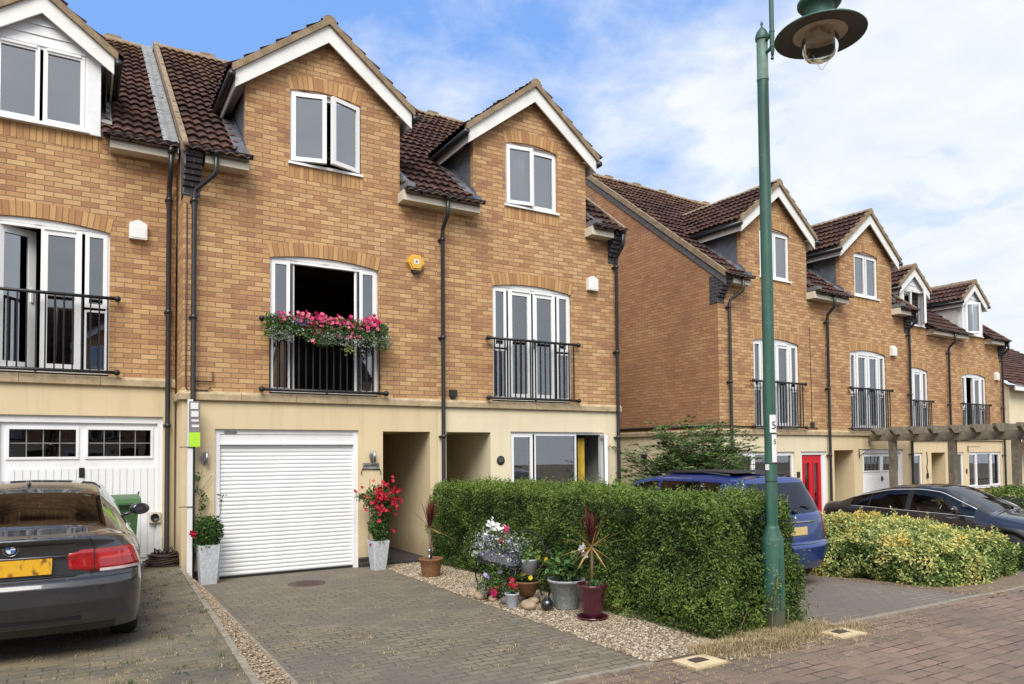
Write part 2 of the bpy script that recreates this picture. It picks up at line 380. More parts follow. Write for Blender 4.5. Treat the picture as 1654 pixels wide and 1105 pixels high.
def leaves(name, P, N, ln, wd, mat_, parent=None, tint=None, spread=.8, fold=.25, up=0.):
    """one folded leaf (two triangles sharing a rib) per point"""
    n = len(P); P = np.asarray(P, float); N = unit(np.asarray(N, float)+rng.normal(0, spread, (n, 3))+np.array([0, 0, up]))
    A = unit(np.cross(N, rng.normal(0, 1, (n, 3)))); B = np.cross(N, A)
    L = ln*rng.uniform(.6, 1.3, (n, 1)); W = wd*rng.uniform(.7, 1.3, (n, 1))
    # leaf points away along A, tilted outwards
    D = unit(A+N*rng.uniform(-.1, .9, (n, 1)))
    v0 = P; v1 = P+D*L*.5+B*W*.5+N*W*fold; v2 = P+D*L; v3 = P+D*L*.5-B*W*.5+N*W*fold
    V = np.stack([v0, v1, v2, v3], 1).reshape(-1, 3); i = np.arange(n)*4
    F = np.concatenate([np.stack([i, i+1, i+2], 1), np.stack([i, i+2, i+3], 1)])
    if tint is None: tint = rng.uniform(0, 1, n)
    return raw_mesh(name, V, F, mat_, parent, np.repeat(np.clip(tint, 0, 1), 4))
def petals(name, C, r, mat_, parent=None, n=5, face=(0, -1, .3), tint=None):
    V = []; F = []; T = []
    for c in C:
        c = np.array(c); f = np.array(face)+rng.normal(0, .45, 3); f /= np.linalg.norm(f)
        a = np.cross(f, rng.normal(0, 1, 3)); a /= np.linalg.norm(a); b = np.cross(f, a); rr = r*rng.uniform(.7, 1.2); tt = rng.uniform()
        for k in range(n):
            t0 = 2*PI*k/n; d = a*cos(t0)+b*sin(t0); s_ = -a*sin(t0)+b*cos(t0); o = len(V)
            V += [c, c+d*rr*.6+s_*rr*.42+f*rr*.2, c+d*rr+f*rr*.1, c+d*rr*.6-s_*rr*.42+f*rr*.2]; F += [(o, o+1, o+2), (o, o+2, o+3)]; T += [tt]*4
    return raw_mesh(name, V, F, mat_, parent, T)

def tiles(O, U, V, wu, wv, u0=0., cu=.15, cv=.31, amp=.030, step=.056, nu=8):
    """pantile sheet: O lower left corner, U along, V up the slope (unit vectors)."""
    O, U, V = (np.array(q, float) for q in (O, U, V)); N = np.cross(U, V)
    if N[2] < 0: N = -N
    us = np.linspace(0, wu, max(2, int(wu/cu*nu))+1); nc = int(math.ceil(wv/cv)); vs = []; hs = []
    for k in range(nc):
        a = k*cv; b = min((k+1)*cv, wv)
        vs += [a-.034, a-.030, b+.004]; hs += [step-.014, step, step*.08]
    vs = np.array(vs); hs = np.array(hs)
    w = np.abs(np.cos((us+u0)*PI/cu))**.75*amp*1.35
    jit = rng.normal(0, .0016, (len(vs), len(us)))
    tid = ((us+u0)/.30).astype(int); tid -= tid.min(); tj = rng.normal(0, .006, (nc, tid.max()+1))
    jit = jit+np.repeat(tj[:, tid], 3, 0)*np.tile([1., 1., .3], nc)[:, None]
    H = w[None, :]+hs[:, None]+jit
    P = O+us[None, :, None]*U+vs[:, None, None]*V+H[:, :, None]*N
    nu_, nv_ = len(us), len(vs); UVx = np.repeat((us+u0)[None, :], nv_, 0); UVy = np.repeat(vs[:, None], nu_, 1)
    i = (np.arange(nv_-1)[:, None]*nu_+np.arange(nu_-1)[None, :]).ravel()
    F = np.stack([i, i+1, i+nu_+1, i+nu_], 1)
    # front skirt so that the lowest course has thickness
    return P.reshape(-1, 3), F, np.stack([UVx, UVy], 2).reshape(-1, 2)
def tile_obj(name, sheets, parent):
    Vs, Fs, Us = [], [], []; o = 0
    for P, F, U in sheets:
        Vs.append(P); Fs.append(F+o); Us.append(U); o += len(P)
    V = np.concatenate(Vs); F = np.concatenate(Fs); U = np.concatenate(Us)
    ob = raw_mesh(name, V, F, 'tile', parent)
    uvl = ob.data.uv_layers.new(name='UVMap'); li = np.zeros(len(ob.data.loops), np.int32); ob.data.loops.foreach_get('vertex_index', li)
    uvl.data.foreach_set('uv', U[li].astype(np.float32).ravel())
    return ob

# ------------------------------------------------------------------ house pieces
def wallgrid(mb, x0, x1, z0, z1, holes, y=0., reveal=.1, mi=0, xs=(), uvoff=0):
    X = sorted({x0, x1, *[h[0] for h in holes], *[h[1] for h in holes]}); Z = sorted({z0, z1, *[h[2] for h in holes], *[h[3] for h in holes]})
    X = [x for x in X if x0-1e-6 <= x <= x1+1e-6]; Z = [z for z in Z if z0-1e-6 <= z <= z1+1e-6]
    for i in range(len(X)-1):
        for j in range(len(Z)-1):
            cx, cz = (X[i]+X[i+1])/2, (Z[j]+Z[j+1])/2
            if any(h[0] < cx < h[1] and h[2] < cz < h[3] for h in holes): continue
            mb.quad((X[i], y, Z[j]), (X[i+1], y, Z[j]), (X[i+1], y, Z[j+1]), (X[i], y, Z[j+1]), mi)
    for a, b, c, d in holes:
        e = y+reveal
        mb.quad((a, y, c), (a, y, d), (a, e, d), (a, e, c), mi); mb.quad((b, y, c), (b, e, c), (b, e, d), (b, y, d), mi)
        if d < z1+1e-6: mb.quad((a, y, d), (b, y, d), (b, e, d), (a, e, d), mi)
        mb.quad((a, y, c), (a, e, c), (b, e, c), (b, y, c), mi)
def arc_pts(x0, x1, zc, rise, off=0., n=16):
    w = (x1-x0)/2; xm = (x0+x1)/2; Rr = (w*w+rise*rise)/(2*rise); cz = zc+rise-Rr; a = math.asin(w/Rr)
    return [(xm+(Rr+off)*sin(-a+2*a*k/n), cz+(Rr+off)*cos(-a+2*a*k/n)) for k in range(n+1)]
def arch(parent, x0, x1, zc, rise, y0=-.004, y1=.1):
    mb = MB(); n = 22; A = arc_pts(x0-.005, x1+.005, zc, rise, 0, n); B = arc_pts(x0-.005, x1+.005, zc, rise, .215, n)
    L = (x1-x0)/n
    for k in range(n):
        a, b, c, d = A[k], A[k+1], B[k+1], B[k]
        v = [(p[0], y, p[1]) for y in (y0, y1) for p in (a, b, c, d)]
        uv = [(.012, k*L), (.012, (k+1)*L), (.238, (k+1)*L), (.238, k*L)]
        mb.add(v, [(0, 1, 2, 3), (0, 4, 5, 1), (3, 2, 6, 7)], 0, False, [uv, uv, uv])
    for (p, q) in ((A[0], B[0]), (A[-1], B[-1])):
        mb.add([(p[0], y0, p[1]), (q[0], y0, q[1]), (q[0], y1, q[1]), (p[0], y1, p[1])], [(0, 1, 2, 3)], 0, False, [[(0, 0), (.2, 0), (.2, .07), (0, .07)]])
    return mb.build('brick_arch', 'soldier', parent)
def soldier_course(parent, x0, x1, z0, z1, y=-.004):
    mb = MB(); mb.add([(x0, y, z0), (x1, y, z0), (x1, y, z1), (x0, y, z1)], [(0, 1, 2, 3)], 0, False, [[(.012, x0), (.012, x1), (.238, x1), (.238, x0)]])
    for a, b, c, d in (((x0, y, z1), (x1, y, z1), (x1, .02, z1), (x0, .02, z1)), ((x0, y, z0), (x0, .02, z0), (x1, .02, z0), (x1, y, z0))): mb.quad(a, b, c, d)
    return mb.build('soldier_course', 'soldier', parent)
def ring(mb, x0, x1, z0, z1, w, y0, y1, mi=0):
    mb.box(x0, x0+w, y0, y1, z0, z1, mi); mb.box(x1-w, x1, y0, y1, z0, z1, mi)
    mb.box(x0+w, x1-w, y0+.001, y1, z0, z0+w, mi); mb.box(x0+w, x1-w, y0+.001, y1, z1-w, z1, mi)
def window(parent, x0, x1, z0, z1, cells, yf=.045, rise=0., sill=True, opens=(), ow=.045, name='window', ybk=None, vents=(), curtain=(), room=True, roommat='inside', deep=1.6, glass='glass'):
    """cells: (x0,x1,z0,z1,style) absolute; opens: (hinge 'l'/'r', angle deg, x0,x1,z0,z1)"""
    mb = MB(); gls = []; d = .065
    ring(mb, x0, x1, z0, z1, ow, yf, yf+d)
    for c in cells:
        a, b, e, f, st = c
        mb.box(a-.022, a+.022, yf+.002, yf+d, e, f); mb.box(b-.022, b+.022, yf+.002, yf+d, e, f)
        mb.box(a, b, yf+.003, yf+d, e-.02, e+.02); mb.box(a, b, yf+.003, yf+d, f-.02, f+.02)
        if st in ('sash', 'door', 'fixed'):
            w = {'sash': .055, 'door': .085, 'fixed': .028}[st]
            ring(mb, a+.020, b-.020, e+.018, f-.018, w, yf-.012, yf+d-.01)
            gl = MB(); gls.append(gl); gl.quad((a+.02+w, yf+.02, e+.018+w), (b-.02-w, yf+.02, e+.018+w), (b-.02-w, yf+.02, f-.018-w), (a+.02+w, yf+.02, f-.018-w))
    if rise:
        A = arc_pts(x0, x1, z1, rise-.004, 0, 14); n = len(A)
        mb.prism([(p[0], p[1]) for p in A], lambda p, q, t: (p, t, q), yf-.01, yf+d)
    for (a, b, z) in vents: mb.box(a, b, yf-.03, yf, z, z+.035)
    if sill: mb.box(x0-.03, x1+.03, yf-.085, yf+.02, z0-.035, z0)
    w = mb.build(name, 'upvc', parent)
    for gl in gls: gl.build('pane', glass, w)
    for (hg, ang, a, b, e, f) in opens:
        s = MB(); L = b-a; q = 1 if hg == 'l' else -1
        u0, u1 = (0, L) if q == 1 else (-L, 0)
        ring(s, u0, u1, e, f, .065, -.03, .03); s.quad((u0+.065, 0, e+.065), (u1-.065, 0, e+.065), (u1-.065, 0, f-.065), (u0+.065, 0, f-.065), 1)
        o = s.build('open_sash', ['upvc', glass], w); o.location = ((a if q == 1 else b), yf-.02, 0); o.rotation_euler = (0, 0, -q*R(ang))
    for (a, b, e, f, mt) in curtain:
        c = MB(); n = max(6, int((b-a)/.035)); pts = [(a+(b-a)*k/n, yf+.16+.018*sin(k*1.9)) for k in range(n+1)]
        for k in range(n):
            p, q = pts[k], pts[k+1]; c.add([(p[0], p[1], e), (q[0], q[1], e), (q[0], q[1], f), (p[0], p[1], f)], [(0, 1, 2, 3)], 0, True)
        c.build('curtain', mt, w)
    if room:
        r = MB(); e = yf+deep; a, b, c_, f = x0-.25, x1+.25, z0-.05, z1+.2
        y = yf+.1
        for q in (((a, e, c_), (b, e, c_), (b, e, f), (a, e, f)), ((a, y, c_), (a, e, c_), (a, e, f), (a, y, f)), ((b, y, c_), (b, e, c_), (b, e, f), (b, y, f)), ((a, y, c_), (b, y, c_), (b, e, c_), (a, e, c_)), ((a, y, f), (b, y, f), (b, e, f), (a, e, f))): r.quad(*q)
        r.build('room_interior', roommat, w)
    return w
def railing(parent, x0, x1, zb, zt, label=None, bosses=True, n=17):
    mb = MB(); y = -.10
    for z in (zb, zt):
        mb.tube([(x0-.12, y, z), (x1+.12, y, z)], .024, 8)
        if bosses:
            for x in (x0-.12, x1+.12): mb.ball((x, y, z), .046, n=10); mb.tube([(x, y, z), (x, 0.01, z)], .014, 6)
    for k in range(n):
        x = x0+(x1-x0)*k/(n-1); mb.box(x-.010, x+.010, y-.010, y+.010, zb, zt)
    mb.ball(((x0+x1)/2, y, zb-.012), .026, n=8)
    return mb.build('balcony_railing', 'iron', parent)
def juliet(parent, x0, x1, z0, zt, rise, mode, curtain=(), vents=True):
    ws = .335; xa, xb, xm = x0+ws, x1-ws, (x0+x1)/2; zz = z0+.94; cells = []
    for a, b in ((x0+.01, xa), (xb, x1-.01)):
        cells += [(a, b, z0+.01, zz, 'fixed'), (a, b, zz, zt-.01, 'sash')]
    opens = []
    if mode == 'closed': cells += [(xa, xm, z0+.01, zt-.02, 'door'), (xm, xb, z0+.01, zt-.02, 'door')]
    elif mode == 'open': cells += [(xa, xb, z0+.01, zt-.02, 'none')]
    elif mode == 'ajar': cells += [(xa, xm, z0+.01, zt-.02, 'none'), (xm, xb, z0+.01, zt-.02, 'door')]
    w = window(parent, x0, x1, z0, zt, cells, rise=rise, sill=False, curtain=curtain, ow=.05,
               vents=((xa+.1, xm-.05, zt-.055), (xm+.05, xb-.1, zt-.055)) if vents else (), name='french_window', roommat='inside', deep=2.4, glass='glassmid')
    for (q, X) in (('open', ((xa+.03, 1), (xb-.03, -1))), ('ajar', ((xa+.03, 1),))):
        if mode != q: continue
        for hx, sg in X:
            s = MB(); L = (xm-xa)-.03; u0, u1 = (0, L) if sg == 1 else (-L, 0)
            ring(s, u0, u1, z0+.04, zt-.05, .095, -.03, .03); s.quad((u0+.095, 0, z0+.13), (u1-.095, 0, z0+.13), (u1-.095, 0, zt-.14), (u0+.095, 0, zt-.14), 1)
            s.box(u1-.07 if sg == 1 else u0+.04, u1-.04 if sg == 1 else u0+.07, -.05, -.03, z0+1.0, z0+1.2, 0)
            o = s.build('open_door', ['upvc', 'glass'], w); o.location = (hx, .06, 0); o.rotation_euler = (0, 0, sg*R(118 if mode == 'open' else 28))
    if mode == 'closed':
        h = MB(); h.box(xm+.02, xm+.05, .0, .03, z0+.98, z0+1.16); h.box(xm+.02, xm+.14, -.02, 0, z0+1.08, z0+1.1); h.build('door_handle', 'chrome', w)
    return w
def soft_box(parent, x0, x1, front=-.25, zb=6.11, zt=6.28):
    mb = MB(); mb.box(x0, x1, front, .01, zb, zt, 0)
    o = mb.build('eaves_box', 'soffit', parent)
    return o
def gutter(parent, x0, x1, z=6.31, y=-.31, name='gutter'):
    mb = MB(); r = .058; n = 8
    for (a, b) in ((x0, x1),):
        v = []; 
        for x in (a, b):
            for k in range(n+1):
                t = PI+PI*k/n; v.append((x, y+r*cos(t), z+r*sin(t)))
            for k in range(n+1):
                t = 2*PI-PI*k/n; v.append((x, y+(r-.006)*cos(t), z+.0+(r-.006)*sin(t)))
        m = 2*(n+1)
        mb.add(v, [(k, (k+1) % m, m+(k+1) % m, m+k) for k in range(m)]+[tuple(range(m-1, -1, -1)), tuple(range(m, 2*m))], 0, False)
        for x in (a, b): mb.prism([(y+r*cos(PI+PI*k/n), z+r*sin(PI+PI*k/n)) for k in range(n+1)], lambda p, q, t: (t, p, q), x-.004, x+.004)
        k = a+.3
        while k < b-.1: mb.box(k-.012, k+.012, y-.062, y+.06, z-.066, z-.02); k += .8
    return mb.build(name, 'black', parent)
def downpipe(parent, x, zt, zb, off=None, y=-.09, topy=-.31, r=.036):
    mb = MB(); xt = x if off is None else off
    p = [(xt, topy, zt), (xt, topy, zt-.28)]
    if off is None: p += [(x, topy+.02, zt-.33), (x, y-.02, zt-.50), (x, y, zt-.56)]
    else: p += [(xt-.02*(1 if off > x else -1), topy+.01, zt-.34), (x+.03*(1 if off > x else -1), y-.01, zt-.53), (x, y, zt-.6)]
    p += [(x, y, zb+.06), (x, y-.03, zb)]
    mb.tube(p, r, 10)
    z = zt-.7
    while z > zb+.3:
        mb.tube([(x, y, z-.03), (x, y, z+.03)], r+.009, 10); mb.box(x-.055, x+.055, y+.02, y+.09, z-.012, z+.012); z -= 1.72
    mb.tube([(xt, topy, zt-.07), (xt, topy, zt+.03)], r+.014, 10)
    return mb.build('downpipe', 'black', parent)
SL = .79  # roof slope
RZ0, RY, RTOP = 6.46, 4.78, 6.46+4.78*SL
def main_roof(parent, W, gaps, x_over=(0, 0), sheet_y0=-.30):
    nrm = math.hypot(1, SL); V = (0, 1/nrm, SL/nrm); sheets = []
    X = [0-x_over[0]]; 
    for a, b in gaps: X += [a, b]
    X.append(W+x_over[1])
    for i in range(0, len(X), 2):
        a, b = X[i], X[i+1]
        if b-a > .02: sheets.append(tiles((a, sheet_y0, RZ0+sheet_y0*SL), (1, 0, 0), V, b-a, (RY-sheet_y0)*nrm, u0=a))
    for a, b in gaps: sheets.append(tiles((a, .25, RZ0+.25*SL), (1, 0, 0), V, b-a, (RY-.25)*nrm, u0=a))
    r = tile_obj('roof', sheets, parent)
    mb = MB(); x0, x1 = -x_over[0], W+x_over[1]
    mb.quad((x0, RY, RTOP), (x1, RY, RTOP), (x1, 9.7, RTOP-(9.7-RY)*SL), (x0, 9.7, RTOP-(9.7-RY)*SL))
    for a, b in [(X[i], X[i+1]) for i in range(0, len(X), 2)]:
        if b-a > .02:
            mb.quad((a, -.29, RZ0-.29*SL-.02), (b, -.29, RZ0-.29*SL-.02), (b, RY, RTOP-.03), (a, RY, RTOP-.03))
    mb.build('roof_underside', 'tile', r)
    mb = MB(); n = max(1, round((x1-x0)/.45)); L = (x1-x0)/n
    for k in range(n):
        a = x0+k*L; rr = .115+(.012 if k % 2 else 0)
        mb.prism([(RY+rr*cos(PI*j/8), RTOP-.035+rr*.95*sin(PI*j/8)) for j in range(9)], lambda p, q, t: (t, p, q), a+.004, a+L-.004)
    k = x0+.9
    while k < x1-.2: mb.box(k, k+.28, RY-.05, RY+.05, RTOP+.05, RTOP+.125); k += 1.1
    mb.build('ridge_tiles', 'verge', r)
    return r
def verge(parent, x, side=-1):
    """mortar strip and dark board along a gable roof edge"""
    mb = MB(); a = x; b = x+side*.05
    nrm = math.hypot(1, SL); ny, nz = -SL/nrm, 1/nrm
    def prof(lo, hi, y): z = RZ0+y*SL; return z
    def strip(t0, t1, xa, xb, mi):
        pts = []
        for y in (-.26, RY):
            for t in (t0, t1): pts.append((y, RZ0+y*SL+t))
        P = [pts[0], pts[2], pts[3], pts[1]]
        mb.prism(P, lambda p, q, t: (t, p, q), xa, xb, mi)
    strip(-.035, .115, a-.03*side, b, 0)
    strip(-.22, -.037, a-.0*side, a+side*.025, 1)
    # back slope copy
    for t0, t1, xa, xb, mi in ((-.035, .115, a-.03*side, b, 0), (-.22, -.037, a, a+side*.025, 1)):
        P = [(RY, RTOP+t0), (9.7, RTOP-(9.7-RY)*SL+t0), (9.7, RTOP-(9.7-RY)*SL+t1), (RY, RTOP+t1)]
        mb.prism(P, lambda p, q, t: (t, p, q), xa, xb, mi)
    return mb.build('roof_verge', ['verge', 'greyboard'], parent)
def kneeler(parent, x, inward=1):
    """dark brick corbel at the foot of a gable"""
    mb = MB(); a, b = sorted((x-.012*inward, x+.225*inward))
    mb.box(a, b, -.006, .225, 5.66, 6.10)
    for k in range(6): mb.box(a+.0005*k, b-.0005*k, -.045*(k+1)-.006, .0, 5.80+.075*k, 5.80+.075*(k+1)-.002)
    mb.box(a, b, -.006, .225, 6.10, 6.30)
    return mb.build('kneeler_corbel', 'blue_brick', parent)
def dormer_roof(parent, xc, half, ztip, zap, y0, board=.25, cheeks=None, gut=True):
    """gabled dormer roof: ztip/zap = lower tip and apex of the white barge board's outer corner"""
    sl = (zap-(ztip+board))/half; nrm = math.hypot(1, sl); yb = (zap+.1-RZ0)/SL+.15; L = yb-y0
    ex = .05; zt_ = ztip+board-ex*sl+.055
    sheets = []
    for sg in (-1, 1):
        O = (xc+sg*(half+ex), y0-.035, zt_); U = (0, 1, 0); V = (-sg/nrm, 0, sl/nrm)
        sheets.append(tiles(O, U, V, L, (half+ex)*nrm, u0=0.03, cv=.30))
    r = tile_obj('dormer_roof', sheets, parent)
    mb = MB()
    for sg in (-1, 1):   # deck
        mb.quad((xc+sg*(half+ex), y0+.03, zt_-.02), (xc, y0+.03, zap+.035), (xc, yb, zap+.035), (xc+sg*(half+ex), yb, zt_-.02))
    n = max(2, round(L/.45))
    for k in range(n):
        a = y0-.05+k*L/n; rr = .115+(.010 if k % 2 else 0)
        mb.prism([(xc+rr*cos(PI*j/8), zap+.03+rr*sin(PI*j/8)) for j in range(9)], lambda p, q, t: (p, t, q), a+.004, a+L/n-.004, 1)
    # verge mortar in front
    for sg in (-1, 1):
        P = [(xc, zap+.002), (xc, zap+.115), (xc+sg*(half+ex), zt_+.065), (xc+sg*(half+ex), zt_-.053)]
        mb.prism(P, lambda p, q, t: (p, t, q), y0-.045, y0+.06, 1)
    mb.build('ridge_and_verge', ['soffit', 'verge'], r)
    mb = MB()
    for sg in (-1, 1):
        P = [(xc, zap), (xc+sg*half, ztip+board), (xc+sg*half, ztip), (xc, zap-board*1.12)]
        mb.prism(P, lambda p, q, t: (p, t, q), y0, y0+.03)
    mb.build('barge_board', 'white', r)
    yend = (ztip+board-RZ0)/SL
    for sg in (-1, 1):
        mb = MB(); gb = MB(); xa, xb = xc+sg*half, xc+sg*(half-.22)
        a, b = min(xa, xb), max(xa, xb)
        mb.prism([(xa, ztip+.02), (xa-sg*.025, ztip+.02), (xa-sg*.025, ztip+.195), (xb, ztip+.195), (xb, ztip+.215), (xa, ztip+.235)], lambda p, q, t: (p, t, q), y0+.03, yend-.05)
        gx = xc+sg*(half+.055)
        gb.tube([(gx, y0-.06, ztip+board-.075), (gx, yend+.05, ztip+board-.075)], .055, 10)
        mb.build('dormer_soffit', 'white', r); gb.build('dormer_gutter', 'black', r)
    return r
def gable_profile(x, xc, half, ztip, board, zap): return ztip+board+(half-abs(x-xc))*(zap-ztip-board)/half

def vent_box(parent, x, z):
    mb = MB(); w = .12; mb.prism([(x-w, z-.14), (x+w, z-.14), (x+w, z+.09), (x, z+.15), (x-w, z+.09)], lambda p, q, t: (p, t, q), -.085, 0)
    mb.box(x-w+.02, x+w-.02, -.09, -.084, z-.12, z+.05)
    return mb.build('bird_box_vent', 'white', parent)

def lower_wall(parent, W, holes, rmat, zb=0., left=False, right=False, ret=.65, depth=9.5, basez=0.):
    mb = MB(); wallgrid(mb, 0, W, zb, 2.645, holes, 0, .12)
    if left: mb.quad((0, 0, zb), (0, depth, zb), (0, depth, 2.645), (0, 0, 2.645))
    if right: mb.quad((W, 0, zb), (W, depth, zb), (W, depth, 2.645), (W, 0, 2.645))
    mb.quad((0, depth, zb), (W, depth, zb), (W, depth, 2.645), (0, depth, 2.645))
    w = mb.build('rendered_wall', rmat, parent)
    mb = MB(); segs = []; x = 0
    hs = sorted([(h[0], h[1]) for h in holes if h[2] < .1])
    for a, b in hs: segs.append((x, a)); x = b
    segs.append((x, W))
    for a, b in segs:
        if b-a > .03: mb.box(a+(.0 if a > 0 else -.006*left), b, -.006, .01, zb-.3, .16)
    if left: mb.box(-.006, .01, .01, depth, zb-.3, .16)
    mb.build('plinth', 'plinth', parent)
    mb = MB(); n = round(W/.9); js = [W*k/n for k in range(n+1)]
    for k in range(n):
        a, b = js[k]+(.003 if k else (-.045 if left else 0)), js[k+1]-(.003 if k < n-1 else (-.045 if right else 0))
        mb.prism([(-.028, 2.645), (-.052, 2.66), (-.052, 2.745), (-.035, 2.765), (-.012, 2.79), (.01, 2.79), (.01, 2.645)], lambda p, q, t: (t, p, q), a, b)
    for fl, xx, sg in ((left, 0, -1), (right, W, 1)):
        if fl:
            y = .02; k = 0
            while y < depth: mb.prism([(-.028, 2.645), (-.052, 2.66), (-.052, 2.745), (-.035, 2.765), (-.012, 2.79), (.01, 2.79), (.01, 2.645)], lambda p, q, t: (xx-sg*p*-1*-1, t, q), y, min(y+.9, depth)-.006); y += .9
    mb.build('stone_string_course', 'stone', parent)
    return w
def brick_upper(parent, W, jul, dorm, win, left=False, right=False, depth=9.5, top=6.33, bmat='brick'):
    """jul=(x0,x1,zb,zc,rise); dorm=(xl,xr,xc,half,ztip,board,zap) or None; win=(x0,x1,z0,zc,rise)"""
    mb = MB(); x0, x1, zb, zc, ri = jul; holes = [(x0, x1, 2.79, zc+ri)]
    if dorm:
        xl, xr, xc, half, ztip, board, zap = dorm
        wallgrid(mb, 0, W, 2.79, top, holes)
        g = lambda x: gable_profile(x, xc, half, ztip, board, zap)-.12
        a, b, c, d, r2 = win; zh = d+r2; zs = g(xl)
        wallgrid(mb, xl, xr, top, zs, [(a, b, c, zh)] if zh < zs else [(a, b, c, zs)])
        if zh > zs:
            sl = (zap-ztip-board)/half; xz = lambda z, s: xc+s*(half-(z+.12-ztip-board)/sl)
            mb.poly([(xl, 0, zs), (a, 0, zs), (a, 0, zh), (xz(zh, -1), 0, zh)]); mb.poly([(b, 0, zs), (xr, 0, zs), (xz(zh, 1), 0, zh), (b, 0, zh)])
            mb.poly([(xz(zh, -1), 0, zh), (xz(zh, 1), 0, zh), (xc, 0, g(xc))])
            mb.quad((a, 0, zs), (a, 0, zh), (a, .1, zh), (a, .1, zs)); mb.quad((b, 0, zs), (b, .1, zs), (b, .1, zh), (b, 0, zh))
        else:
            sl = (zap-ztip-board)/half
            mb.poly([(xl, 0, zs), (xr, 0, zs), (xc, 0, g(xc))])
        for x in (xl, xr): mb.quad((x, 0, 6.1), (x, .12, 6.1), (x, .12, zs), (x, 0, zs))
        w = mb.build('brick_wall', bmat, parent)
        arch(parent, a, b, d, r2); soldier_course(parent, a-.03, b+.03, c-.25, c-.037)
        for x in (xl, xr):
            ck = MB()
            ck.poly([(x+.012*(1 if x < xc else -1), .1, RZ0+.1*SL-.1), (x+.012*(1 if x < xc else -1), 1.7, RZ0+1.7*SL-.1), (x+.012*(1 if x < xc else -1), 1.7, ztip+.1), (x+.012*(1 if x < xc else -1), .1, ztip+.1)])
            sg = -1 if x < xc else 1   # lead apron flashing along roof and at the foot
            for k in range(5):
                y = -.12+k*.3; z = RZ0+y*SL
                ck.poly([(x+sg*.01, y, z+.11), (x+sg*.17, y+.02, z+.105), (x+sg*.17, y+.31, z+.105+.29*SL), (x+sg*.01, y+.31, z+.11+.31*SL)], 0)
                ck.poly([(x+sg*.012, y, z+.03), (x+sg*.012, y+.31, z+.05+.31*SL), (x+sg*.012, y+.31, z+.2+.31*SL), (x+sg*.012, y, z+.17)], 0)
            ck.box(min(x, x+sg*.16), max(x, x+sg*.16), -.30, .02, RZ0-.27*SL+.06, RZ0-.27*SL+.16)
            ck.build('dormer_cheek', 'lead', parent)
    else:
        a, b, c = win[0], win[1], win[2]
        wallgrid(mb, 0, W, 2.79, top, holes)
        w = mb.build('brick_wall', bmat, parent)
        soldier_course(parent, a-.02, b+.02, top-.02-.215, top-.02)
    arch(parent, x0, x1, zc, ri)
    for fl, x, sg in ((left, 0, -1), (right, W, 1)):
        if fl:
            s = MB(); s.poly([(x, 0, 2.79), (x, depth, 2.79), (x, depth, RZ0-.22), (x, RY, RTOP-.05), (x, 0, RZ0-.05)])
            s.build('gable_wall', 'brick_side' if fl == 2 else bmat, parent)
    s = MB(); s.quad((0, depth, 2.79), (W, depth, 2.79), (W, depth, 6.4), (0, depth, 6.4)); s.build('back_wall', bmat, parent)
    return w

XC = 2.11; DORM = (.858, 3.385, 2.115, 1.43, 7.39, .25, 8.76); WIN = (1.535, 2.695, 6.468, 7.63, .075); JUL = (1.235, 2.995, 2.83, 4.91, .085)
DORM_, WIN_, JUL_ = DORM, WIN, JUL
def brick_house(name, label, loc, rz, W, lower, jmode, rmat, left=0, right=0, opens=(), ucurt=(), jcurt=(), base=0., ucells=None, bmat='brick', dx=0.):
    sh = lambda q: tuple(v+(dx if i < 2 else 0) for i, v in enumerate(q)); DORM = (*[v+dx for v in DORM_[:3]], *DORM_[3:]); WIN = sh(WIN_); JUL = sh(JUL_)
    opens = [(o[0], o[1], o[2]+dx, o[3]+dx, *o[4:]) for o in opens]; ucells = ucells and [(c[0]+dx, c[1]+dx, *c[2:]) for c in ucells]
    ucurt = [(c[0]+dx, c[1]+dx, *c[2:]) for c in ucurt]; jcurt = [(c[0]+dx, c[1]+dx, *c[2:]) for c in jcurt]
    t = thing(name, label, 'house', loc, rz, 'brick terraced town houses')
    brick_upper(t, W, JUL, DORM, WIN, left, right, bmat=bmat)
    gaps = [(DORM[0], DORM[1])]
    main_roof(t, W, gaps, (.05 if left else 0, .05 if right else 0))
    dormer_roof(t, DORM[2], DORM[3], DORM[4], DORM[6], -.15)
    a, b, c, d, r = WIN; xm = (a+b)/2
    cells = ucells or [(a+.01, xm, c+.01, d-.01, 'sash'), (xm, b-.01, c+.01, d-.01, 'sash')]
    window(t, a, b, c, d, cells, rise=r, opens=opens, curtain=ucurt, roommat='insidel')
    juliet(t, *JUL, jmode, curtain=jcurt)
    railing(t, JUL[0]-.02, JUL[1]-.02, 2.842, 3.926)
    e0 = .26 if left else .0; e1 = W-.26 if right else W
    if left: soft_box(t, e0, .872+dx)
    else: soft_box(t, 0, .855+dx)
    soft_box(t, 3.35+dx, e1)
    gutter(t, 0.03 if left else 0, .91+dx); gutter(t, 3.37+dx, W-.0)
    if left: verge(t, 0, -1); kneeler(t, 0, 1)
    if right: verge(t, W, 1); kneeler(t, W, -1)
    lower(t, W, rmat, left, right)
    return t
